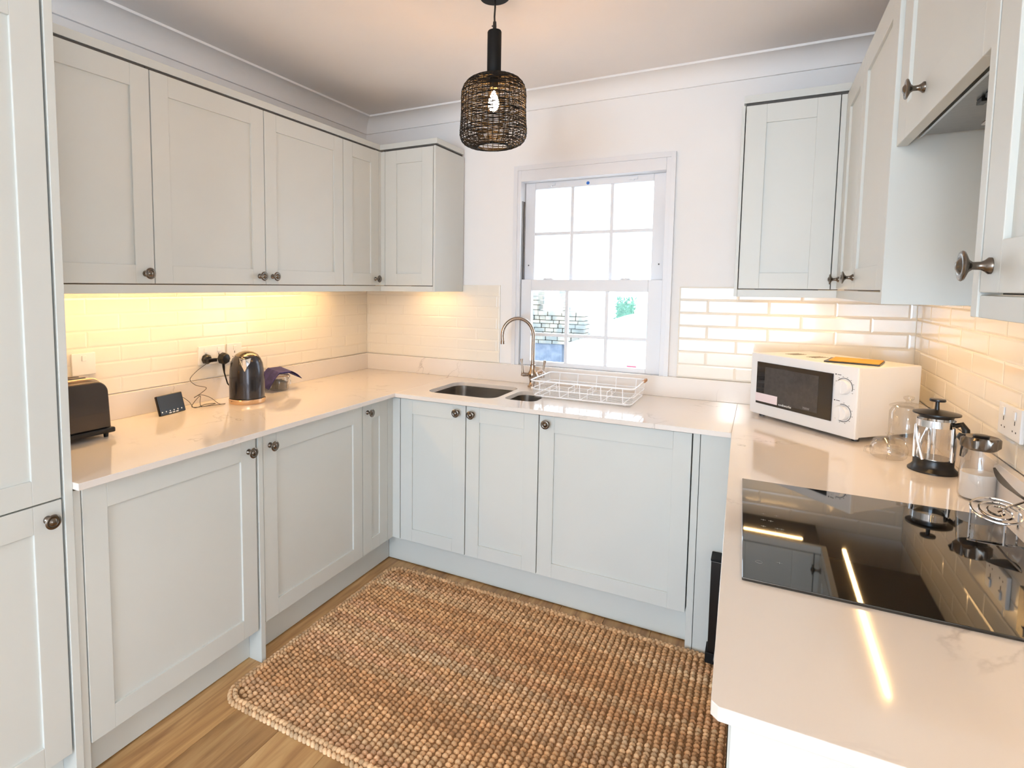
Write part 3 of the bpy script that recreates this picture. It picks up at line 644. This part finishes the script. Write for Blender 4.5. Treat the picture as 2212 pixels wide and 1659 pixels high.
MB().lathe([(.016, .159), (.017, .163), (.015, .166), (0, .167)], c0, n=24).build('lid_knob', 'black', tf, smooth=40)
MB().tube([(c0[0]-.030, c0[1]+.008, .9005+.142), (c0[0]-.036, c0[1]+.012, .9005+.154), (c0[0]-.034, c0[1]+.012, .9005+.163)], [.007, .010, .007], 10).build('pouring_lip', 'black', tf, smooth=40)
# spiral wire stand with black leaf
sp = root('spiral_wire_stand', 'chrome wire spiral stand holding a black pointed leaf, at the right edge', 'stand', (2.70, -1.285, .9))
m = MB(); cx, cy = 2.698, -1.288; pts = []
def spt(g, rad): return (cx+rad*math.cos(g), cy+rad*math.sin(g), .943+.30*rad*math.sin(g))
for k in range(100):
    g = k/100*2*PI*3.2; pts.append(spt(g, .053-.046*k/100))
m.tube(pts, .0024, 6)
for g in (.5, 2.6, 4.7):
    p = spt(g, .047); m.tube([p, (p[0], p[1], .9024)], .0022, 6)
m.build('spiral', 'chrome', sp, smooth=40)
def leafm(p0, p1, wd, th, n=10):
    p0, p1 = Vector(p0), Vector(p1); d = (p1-p0); side = d.cross(Vector((.35, .25, .9))).normalized(); nn = d.cross(side).normalized(); vs = []; fs = []
    for i in range(n+1):
        t = i/n; c_ = p0+d*t+nn*(.008*math.sin(PI*t)); ww = wd*math.sin(PI*min(1, t*.95+.0))**.8*(1-.35*t)+.0004
        vs += [c_-side*ww, c_+nn*th, c_+side*ww, c_-nn*th]
    for i in range(n):
        for k in range(4): fs.append((i*4+k, i*4+(k+1) % 4, (i+1)*4+(k+1) % 4, (i+1)*4+k))
    return MB().add(vs, fs)
leafm((2.735, -1.318, .985), (2.712, -1.195, 1.018), .020, .003).build('leaf', 'black', sp, smooth=40)
MB().tube([(cx, cy, .943), (2.715, -1.305, .965), (2.735, -1.318, .985)], .0022, 6).build('stem', 'nickel', sp, smooth=40)

# ------------------------------------------------------------------ sockets
def socket(label, face, plane, a0, a1, z0, z1, gangs=2, holes=True, m_='plastic'):
    P = Pt(face, plane); A = (a0+a1)/2; c = root('wall_socket', label, 'socket', P(A, 0, (z0+z1)/2))
    fbox(MB(), P, a0, a1, .0003, .009, z0, z1).build('faceplate', m_, c, bevel=.002)
    for g in range(gangs):
        u = a0+(a1-a0)*(g+.5)/gangs; s = 1
        fbox(MB(), P, u-.008, u+.008, .0092, .0125, z1-.030, z1-.010).build('rocker_switch', m_, c, bevel=.001)
        if holes:
            m = MB(); fbox(m, P, u-.002, u+.002, .0091, .0094, z0+.038, z0+.048)
            fbox(m, P, u-.013, u-.008, .0091, .0094, z0+.020, z0+.024); fbox(m, P, u+.008, u+.013, .0091, .0094, z0+.020, z0+.024); m.build('pin_holes', 'slotdark', c)
    return c
socket('white double socket on the left wall with the black plug and charger in it', 'x+', .0, -1.262, -1.118, 1.066, 1.150)
socket('white single switched socket on the left wall just behind the kettle', 'x+', .0, -1.105, -1.02, 1.066, 1.150, 1)
socket('white switch plate on the left wall above the toaster', 'x+', .0, -1.80, -1.715, 1.090, 1.172, 1, False)
socket('white double socket on the right wall above the tall glass flask', 'x-', WX, -1.145, -1.000, 1.070, 1.152)
c = socket('grey metal switch plate at the right edge beside the white double socket', 'x-', WX, -1.30, -1.215, 1.055, 1.165, 1, False, 'steel')
# plugs
pg = root('black_plug', 'black three-pin kettle plug with its cord, in the wall socket by the kettle', 'plug', (.03, -1.145, 1.08))
MB().lathe([(.026, 0), (.029, .004), (.028, .020), (.022, .032), (0, .034)], (.0128, -1.140, 1.086), (1, 0, 0), 8).build('body', 'black', pg, bevel=.003)
MB().tube([(.028, -1.145, 1.068), (.030, -1.145, 1.045), (.032, -1.144, 1.02), (.045, -1.138, .97), (.072, -1.128, .94), (.098, -1.122, .912)], [.0065, .006, .0035, .0032, .0032, .0032], 8).build('cord', 'black', pg, smooth=40)
us = root('usb_charger', 'black usb charger plug with a thin cable, in the left wall socket', 'charger', (.03, -1.22, 1.08))
MB().lathe([(.022, 0), (.024, .004), (.022, .018), (.014, .026), (0, .027)], (.0098, -1.228, 1.092), (1, 0, 0), 8).build('body', 'black', us, bevel=.002)
MB().box(.030, .050, -1.243, -1.196, 1.080, 1.096).build('adaptor_block', 'black', us, bevel=.002)
def cable(pts, n=60):
    P = [Vector(p) for p in pts]; P = [P[0]]+P+[P[-1]]; out = []
    for i in range(1, len(P)-2):
        for k in range(8):
            t = k/8; a, b, c_, d = P[i-1], P[i], P[i+1], P[i+2]
            out.append(.5*((2*b)+(c_-a)*t+(2*a-5*b+4*c_-d)*t*t+(3*b-a-3*c_+d)*t**3))
    out.append(P[-2]); return out
z_ = .9025
MB().tube(cable([(.045, -1.245, 1.078), (.035, -1.290, 1.050), (.030, -1.325, 1.015), (.034, -1.300, .985), (.045, -1.255, .968), (.055, -1.290, .950), (.060, -1.330, .937), (.065, -1.300, .945), (.090, -1.270, .930), (.12, -1.250, z_), (.14, -1.235, z_), (.13, -1.30, z_+.002), (.09, -1.355, z_), (.075, -1.35, .912), (.06, -1.30, .940), (.085, -1.32, .915), (.12, -1.335, z_+.003), (.11, -1.26, z_+.002), (.08, -1.29, z_), (.10, -1.36, z_), (.085, -1.375, .93), (.075, -1.405, .955), (.085, -1.415, .930)]), .0013, 6).build('cable', 'slotdark', us, smooth=60)
# small display
dm = root('small_display', 'small black tabletop display leaning by the upstand, its thin cable coiled beside it', 'display', (.11, -1.47, .9))
Td = Matrix.Translation((.112, -1.467, .9008)) @ Matrix.Rotation(math.radians(99), 4, 'Z') @ Matrix.Rotation(math.radians(-16), 4, 'X')
MB(Td).box(-.066, .066, 0, .012, .001, .082).build('body', 'black', dm, bevel=.003)
MB(Td).box(-.058, .058, -.0006, .0002, .023, .076).build('screen', 'screen', dm)
for k in range(6): MB(Td).lathe([(.0028, 0), (.0028, .001)], (-.055+k*.020, -.0002, .014), (0, -1, 0), 10).build('button', 'plastic', dm)
MB(Td).box(-.022, -.010, -.0012, .0002, .004, .008).box(-.004, .008, -.0012, .0002, .004, .008).box(.014, .026, -.0012, .0002, .004, .008).build('button_row', 'plastic', dm)
MB().box(.062, .090, -1.48, -1.455, .9008, .935).build('stand_foot', 'black', dm)
# kettle
kt = root('kettle', 'dark gunmetal dome-shaped electric kettle with a chrome spout and base ring', 'kettle', (.187, -1.150, .9))
c0 = (.187, -1.150, .9008)
MB().lathe([(.0775, 0), (.0790, .003), (.0795, .018), (.0775, .021)], c0, n=48).build('base_ring', 'copper', kt, smooth=35)
MB().lathe([(.0765, .021), (.0765, .027)], c0, n=48).build('seal_ring', 'black', kt, smooth=35)
MB().lathe([(.0770, .027), (.0770, .080), (.0755, .120), (.0735, .150), (.069, .178), (.060, .200), (.050, .212)], c0, n=48, cap=False).build('body', 'gunmetal', kt, smooth=50)
MB().lathe([(.0512, .2105), (.0512, .213), (.044, .219), (.030, .227), (.012, .232), (0, .2325)], c0, n=40).build('lid', 'pewter', kt, smooth=50)
td = Vector((.66, -.75, 0)).normalized(); ts = Vector((-td.y, td.x, 0)); c3 = Vector(c0)
def sp_(r_, s_, h_): return c3+td*r_+ts*s_+Vector((0, 0, h_))
vs = [sp_(.050, -.026, .206), sp_(.088, -.006, .203), sp_(.088, .006, .203), sp_(.050, .026, .206), sp_(.068, -.022, .185), sp_(.082, -.009, .168), sp_(.082, .009, .168), sp_(.068, .022, .185), sp_(.0755, 0, .145)]
MB().add(vs, [(0, 1, 5, 4), (1, 2, 6, 5), (2, 3, 7, 6), (4, 5, 8), (5, 6, 8), (6, 7, 8), (0, 3, 2, 1), (0, 4, 8, 7, 3)]).build('spout', 'chrome', kt, bevel=.0015)
hb_ = -td
MB().tube([c3+hb_*.050+Vector((0, 0, .205)), c3+hb_*.085+Vector((0, 0, .200)), c3+hb_*.105+Vector((0, 0, .165)), c3+hb_*.105+Vector((0, 0, .090)), c3+hb_*.090+Vector((0, 0, .045)), c3+hb_*.074+Vector((0, 0, .045))], .010, 12).build('handle', 'black', kt, smooth=50)
# jar with navy booklet
jl = root('clip_top_jar', 'small glass clip-top jar with sachets inside, right of the kettle', 'jar', (.088, -.857, .9))
c0 = (.088, -.857, .9008)
MB().lathe([(0, .001), (.045, .001), (.048, .005), (.048, .060), (.043, .068), (.043, .072)], c0, n=32, cap=False).build('jar_body', 'vessel', jl, smooth=40)
MB().lathe([(.046, .0745), (.046, .079), (.024, .0835), (0, .084)], c0, n=28).build('lid', 'vessel', jl, smooth=40)
MB().lathe([(.0450, .0712), (.0470, .0730), (.0450, .0745)], c0, n=28, cap=False).build('rubber_seal', 'wood', jl, smooth=40)
q1 = Vector((.55, .83, 0)).normalized(); c3 = Vector(c0)
def jp(r_, h_): return c3+q1*r_+Vector((0, 0, h_))
MB().tube([jp(.044, .078), (jp(.056, .070)), jp(.050, .058), jp(.058, .040), jp(.056, .024)], .0018, 6).tube([jp(.046, .074), jp(.054, .062), jp(.048, .050)], .0018, 6).build('wire_clip', 'chrome', jl, smooth=40)
for k in range(4): MB(Matrix.Translation((.088+.006*(k-1.5), -.862+.006*k, .9035)) @ Matrix.Rotation(.9+.15*k, 4, 'Z') @ Matrix.Rotation(.12*(k-1), 4, 'X')).box(-.026, .026, -.0015, .0015, 0, .050-.004*k).build('sachet', 'teabag', jl)
nb = root('navy_booklet', 'navy blue folded booklet draped over the glass jar by the kettle', 'leaflet', (.088, -.85, .987))
n = 16; dv = Vector((.26, .966, 0)).normalized(); sv = Vector((-.966, .26, 0)).normalized()
for lay in range(2):
    vs = []; fs = []
    for i in range(n+1):
        t = i/n-.5
        hh = .9895+lay*.0045 if abs(t) < .18 else .9895+lay*.0045*(1+abs(t)*2)-(.30 if t < 0 else .17)*(abs(t)-.18)**1.25
        if t > .38: hh += (t-.38)*.06*(1-lay*1.6)
        for s_ in (-1, 1):
            p = Vector((.088, -.853, 0))+dv*(t*.182+lay*.003)+sv*(s_*.058); hz = hh+(s_+1)*.006
            vs += [(p.x, p.y, hz), (p.x, p.y, hz+.0022)]
    for i in range(n):
        a = i*4; b = a+4; fs += [(a, a+2, b+2, b), (a+1, b+1, b+3, a+3), (a, b, b+1, a+1), (a+2, a+3, b+3, b+2)]
    fs += [(0, 1, 3, 2), (n*4, n*4+2, n*4+3, n*4+1)]
    MB().add(vs, fs).build('cover' if lay else 'inner_pages', 'navy', nb, smooth=40)
# toaster
to = root('toaster', 'dark bronze-grey toaster half hidden behind the tall cabinet', 'toaster', (.17, -1.96, .9))
ys0, ys1 = -2.105, -1.804
def tprof(y0, y1, z0, z1, r):
    out = [(y0, z0)]
    for k in range(9): g = PI-PI/2*k/8; out.append((y0+r+r*math.cos(g), z1-r+r*math.sin(g)))
    for k in range(9): g = PI/2-PI/2*k/8; out.append((y1-r+r*math.cos(g)*1.0, z1-r+r*math.sin(g)))
    out.append((y1, z0)); return out
def tshell(name, m_, x0, x1, y0, y1, z0, z1, r, taper=0):
    pr = tprof(y0, y1, z0, z1, r); n = len(pr); cy = (y0+y1)/2; vs = []
    for xx in (x0, x1):
        for (y_, zz) in pr: vs.append((xx, y_+taper*(1 if y_ > cy else -1)*(z1-zz)/(z1-z0), zz))
    fs = [(i, (i+1) % n, n+(i+1) % n, n+i) for i in range(n)]+[tuple(range(n)), tuple(reversed(range(n, 2*n)))]
    return MB().add(vs, fs).build(name, m_, to, bevel=.004, smooth=40)
tshell('side_shell', 'toaster', .205, .246, ys0, ys1-.008, .934, 1.098, .038, .008)
tshell('centre_body', 'copper', .105, .2045, ys0+.002, ys1-.006, .934, 1.107, .032, .008)
tshell('side_shell', 'toaster', .070, .1045, ys0, ys1-.008, .934, 1.098, .038, .008)
box('base', 'black', to, .066, .252, ys0-.004, ys1+.012, .9155, .9335, bevel=.005)
for (a, b) in ((.09, ys1-.012), (.232, ys1-.012), (.09, ys0+.02), (.232, ys0+.02)): MB().lathe([(.007, 0), (.009, .015)], (a, b, .9005), n=12).build('foot', 'black', to, smooth=40)
box('bread_slot', 'black', to, .125, .142, ys0+.05, ys1-.045, 1.1071, 1.1082); box('bread_slot', 'black', to, .165, .182, ys0+.05, ys1-.045, 1.1071, 1.1082)
MB().box(.140, .170, ys1-.004, ys1+.010, 1.045, 1.056).build('lever', 'black', to, bevel=.002)

# ------------------------------------------------------------------ pendant lamp
px_, py_ = 1.355, -1.075
pd = root('pendant_lamp', 'black woven-wire pendant lamp with a glowing bulb, hanging from the ceiling', 'lamp', (px_, py_, H))
ax = (px_, py_, 0)
MB().lathe([(.052, H-.0005), (.052, H-.020), (.049, H-.0235), (0, H-.0235)], ax, n=32).build('ceiling_rose', 'blackmatte', pd, smooth=35)
MB().tube([(px_, py_, H-.022), (px_+.001, py_, 2.40), (px_-.001, py_, 2.37), (px_, py_, 2.345)], .0034, 8).build('cord', 'black', pd, smooth=60)
MB().lathe([(.0062, 2.3212), (.0068, 2.336), (.0058, 2.352)], ax, n=14).tube([(px_-.005, py_, 2.339), (px_-.010, py_-.002, 2.339)], .0025, 8).build('cord_grip', 'black', pd, smooth=40)
MB().lathe([(.0235, 2.160), (.0245, 2.162), (.0245, 2.317), (.0225, 2.321), (0, 2.3215)], ax, n=32).build('stem', 'blackmatte', pd, smooth=40)
prof = [(.024, 2.167), (.050, 2.1655), (.073, 2.161), (.092, 2.151), (.105, 2.136), (.1115, 2.118), (.1135, 2.095), (.1128, 2.050), (.1145, 2.010), (.1170, 1.982), (.1170, 1.965), (.1130, 1.950), (.1030, 1.938), (.086, 1.930), (.068, 1.9265), (.054, 1.9255)]
def pr_at(t):
    s = t*(len(prof)-1); i = min(int(s), len(prof)-2); q = s-i; return (prof[i][0]*(1-q)+prof[i+1][0]*q, prof[i][1]*(1-q)+prof[i+1][1]*q)
L_ = [0]
for i in range(len(prof)-1): L_.append(L_[-1]+math.hypot(prof[i+1][0]-prof[i][0], prof[i+1][1]-prof[i][1]))
def pr_len(s):
    s = min(max(s, 0), 1)*L_[-1]
    for i in range(len(prof)-1):
        if s <= L_[i+1]+1e-9:
            q = (s-L_[i])/(L_[i+1]-L_[i]); return (prof[i][0]*(1-q)+prof[i+1][0]*q, prof[i][1]*(1-q)+prof[i+1][1]*q)
    return prof[-1]
m = MB()
for k in range(38):
    g = 2*PI*k/38+R.uniform(-.02, .02); pts = []
    for i in range(25):
        r_, h_ = pr_len(i/24); g2 = g+.012*math.sin(i*.8+k); pts.append((px_+r_*math.cos(g2), py_+r_*math.sin(g2), h_))
    m.tube(pts, .00135, 5)
m.build('shade_rib_wires', 'blackmatte', pd, fix=False, smooth=60)
m = MB()
for k in range(104):
    t = (k+.5)/104+R.uniform(-.006, .006)
    a1, a2, p1, p2 = R.uniform(.002, .007), R.uniform(.002, .006), R.uniform(0, 6), R.uniform(0, 6); f1, f2 = R.choice([1, 2, 3]), R.choice([5, 7, 9]); pts = []
    for i in range(60):
        g = 2*PI*i/60; r_, h_ = pr_len(t+(a1*math.sin(f1*g+p1)+a2*math.sin(f2*g+p2))); r_ += .0012*math.sin(19*g+k)
        pts.append((px_+r_*math.cos(g), py_+r_*math.sin(g), h_))
    m.tube(pts, R.uniform(.0009, .0014), 4, closed=True)
m.build('shade_woven_wires', 'blackmatte', pd, fix=False, smooth=60)
for (r_, h_) in ((.0245, 2.167), (.0545, 1.9255)): MB().tube([(px_+r_*math.cos(2*PI*i/48), py_+r_*math.sin(2*PI*i/48), h_) for i in range(48)], .0022, 6, closed=True).build('shade_rim', 'blackmatte', pd, fix=False, smooth=60)

MB().lathe([(.016, 2.162), (.016, 2.132), (.013, 2.128)], ax, n=20).build('lamp_holder', 'blackmatte', pd, smooth=40)
MB().lathe([(.0125, 2.128), (.016, 2.112), (.026, 2.094), (.030, 2.074), (.026, 2.054), (.014, 2.044), (0, 2.042)], ax, n=28, cap=False).build('bulb', 'bulbglass', pd, smooth=60)
MB().lathe([(.004, 2.118), (.012, 2.101), (.020, 2.081), (.020, 2.069), (.010, 2.053), (0, 2.049)], ax, n=16).build('filament', 'bulbglow', pd, smooth=60)

# ------------------------------------------------------------------ jute rug
rg = root('jute_rug', 'chunky woven natural jute rug with rounded corners, covering the kitchen floor', 'rug', (1.4, -1.14, 0))
RX0, RX1, RY0, RY1 = .621, 2.235, -1.692, -.611
MB().poly(rrect(RX0+.012, RX1-.012, RY0+.012, RY1-.012, .09, 8), .0008, .007).build('backing', 'jutebase', rg)
kv = []; kf = []; kc = []
def knot(x, y, z, a, b, h, rot, col_):
    base = len(kv); c_, s_ = math.cos(rot), math.sin(rot)
    for (rr_, zz) in ((1.0, .0), (.86, .55), (.45, .92)):
        for k in range(7):
            g = 2*PI*k/7; X, Y = a*rr_*math.cos(g), b*rr_*math.sin(g); kv.append((x+X*c_-Y*s_, y+X*s_+Y*c_, z+h*zz)); kc.append(col_)
    kv.append((x, y, z+h)); kc.append(col_)
    for r_ in range(2):
        for k in range(7): kf.append((base+r_*7+k, base+r_*7+(k+1) % 7, base+(r_+1)*7+(k+1) % 7, base+(r_+1)*7+k))
    for k in range(7): kf.append((base+14+k, base+14+(k+1) % 7, base+21))
def inside(x, y, d, r):
    ax_, ay_ = max(RX0+d+r-x, x-(RX1-d-r), 0), max(RY0+d+r-y, y-(RY1-d-r), 0)
    return RX0+d <= x <= RX1-d and RY0+d <= y <= RY1-d and ax_*ax_+ay_*ay_ <= r*r
base_c = [lin((214, 176, 134)), lin((208, 166, 122)), lin((222, 190, 152)), lin((202, 156, 112)), lin((212, 168, 130))]
rowt = {}
def tone(j, x):
    if j not in rowt:
        rowt[j] = (R.choice(base_c), R.choice(base_c), R.uniform(0, 6), R.uniform(.92, 1.06))
    a, b, p, v = rowt[j]; t = .5+.5*math.sin(x*3.1+p); v2 = v*R.uniform(.72, 1.22)
    return tuple(min(1, (a[i]*(1-t)+b[i]*t)*v2*1.2) for i in range(3))+(1,)
PX, PY = .0222, .0180; j = 0; y = RY0+.030
while y < RY1-.028:
    x = RX0+.034+(PX/2)*0
    i = 0
    while x < RX1-.03:
        if inside(x, y, .030, .065): knot(x+R.uniform(-.0016, .0016), y+(PY*.35 if i % 2 else 0)+R.uniform(-.0014, .0014), .0045, .0108, .0092, .0120*R.uniform(.75, 1.2), .6+R.uniform(-.5, .5), tone(j//3, x))
        x += PX; i += 1
    y += PY; j += 1
for q, (dd_, zz) in enumerate(((.004, .001), (.020, .006))):
    lp = rrect(RX0+dd_, RX1-dd_, RY0+dd_, RY1-dd_, .085-dd_, 10); n = len(lp); acc = 0
    for k in range(n):
        a, b = Vector(lp[k]), Vector(lp[(k+1) % n]); L = (b-a).length; t = -acc
        while t < L:
            if t >= 0:
                p = a+(b-a)*(t/L); ang_ = math.atan2(b.y-a.y, b.x-a.x)
                knot(p.x+R.uniform(-.001, .001), p.y+R.uniform(-.001, .001), zz, .0125, .0085, .0125*R.uniform(.85, 1.15), ang_+(.75 if q else -.75), tone(999+q, p.x*4+p.y*4))
            t += 0.0170
        acc = (L+acc) % 0.0170 if False else (L-(t-0.0170)) 
        acc = 0.0170-(t-L) if t > L else 0
me = bpy.data.meshes.new('woven_knots'); o3 = ORG[rg.name]; me.from_pydata([(v[0]-o3.x, v[1]-o3.y, v[2]) for v in kv], [], kf)
at = me.color_attributes.new('tone', 'FLOAT_COLOR', 'POINT'); at.data.foreach_set('color', [c for q in kc for c in q])
for p in me.polygons: p.use_smooth = True
me.materials.append(M['jute']); o = bpy.data.objects.new('woven_knots', me); COL.objects.link(o); o.parent = rg; o['kind'] = 'stuff'

# ------------------------------------------------------------------ outside the window
tag(box('ground_outside', 'ground', None, -14, 12, .3, 26, -.45, -.30), kind='structure')
sw = root('stone_wall', 'dry stone garden wall seen through the lower left window panes', 'wall', (-.6, 5.1, -.3))
box('wall_core', 'slate', sw, -2.6, -.27, 5.0, 5.3, -.3, .60)
m = MB(); RR = random.Random(3)
zz = .60
while zz < 1.04:
    hh = .045+RR.random()*.03; xx = -2.6
    while xx < -.02:
        ww = .08+RR.random()*.14; m.box(xx+.004, min(xx+ww-.004, .06), 4.99-RR.random()*.03, 5.3, zz+.003, zz+hh-.003); xx += ww
    zz += hh
for xx0, xx1 in ((-.98, -.63), (-.33, -.23)):
    zz = 1.04
    while zz < 1.34:
        hh = .045+RR.random()*.03; m.box(xx0+RR.random()*.03, xx1-RR.random()*.03, 4.98, 5.25, zz+.003, zz+hh-.003); zz += hh
m.build('stones', 'stonewall', sw, bevel=.006, kind='stuff', fix=False)
cr = root('car', 'white parked car outside, seen through the lower window panes', 'car', (1.3, 4.6, -.3))
pr = [(.05, -.05), (.03, .35), (.08, .62), (.12, .74), (.42, .80), (.60, 1.02), (.82, 1.10), (2.3, 1.10), (2.75, .95), (3.1, .70), (3.3, .66), (3.35, .2), (3.3, -.05)]
vs = [(x_, 4.0, z_) for x_, z_ in pr]+[(x_, 5.6, z_) for x_, z_ in pr]; n = len(pr)
MB().add(vs, [(i, (i+1) % n, n+(i+1) % n, n+i) for i in range(n)]+[tuple(range(n)), tuple(reversed(range(n, 2*n)))]).build('body', 'carwhite', cr, bevel=.04)
for (a, b) in ((.62, 1.35), (1.45, 2.35)):
    MB().add([(a-.10, 3.992, .76), (b, 3.992, .76), (b, 3.992, 1.01), (a+.10, 3.992, 1.01), (a-.10, 4.01, .76), (b, 4.01, .76), (b, 4.01, 1.01), (a+.10, 4.01, 1.01)], [(0, 1, 2, 3), (4, 7, 6, 5), (0, 4, 5, 1), (1, 5, 6, 2), (2, 6, 7, 3), (3, 7, 4, 0)]).build('side_window', 'carglass', cr)
for wx in (.6, 2.7): 
    for wy in (3.99, 5.4): MB().lathe([(.30, 0), (.31, .02), (.31, .18), (.30, .2)], (wx, wy, .01), (0, 1, 0), 28).build('wheel', 'black', cr, smooth=40)
box('side_lamp', 'red', cr, .84, .95, 3.985, 3.999, .46, .50, bevel=.004)
hg = root('hedge', 'green leafy shrub beyond the parked car, seen in the right-hand window pane', 'hedge', (.17, 7, -.3))
m = MB(); RR = random.Random(5)
for k in range(1400):
    x_, z_ = RR.uniform(.02, .34), RR.uniform(-.3, 1.26)
    if z_ > 1.12 and RR.random() < .4: continue
    y_ = RR.uniform(6.9, 7.2); s = RR.uniform(.012, .03); a, b = RR.uniform(0, 6), RR.uniform(-1, 1)
    d1 = Vector((math.cos(a), b*.5, math.sin(a))).normalized()*s; d2 = Vector((-math.sin(a), .4*b, math.cos(a))).normalized()*s*.6; c_ = Vector((x_, y_, z_))
    m.add([c_-d1, c_-d2, c_+d1, c_+d2], [(0, 1, 2, 3)])
m.build('leaves', 'hedge', hg, kind='stuff', fix=False)
box('hedge_core', 'hedge', hg, .05, .31, 7.0, 7.15, -.3, 1.15)
ob = root('neighbour_house', 'white rendered house across the yard, washed out by daylight', 'house', (-2, 12, -.3))
box('house_wall', 'render', ob, -8, 4, 12, 16, -.3, 3.4)
box('house_door', 'render', ob, 1.5, 2.4, 11.95, 12.0, -.3, 1.7)
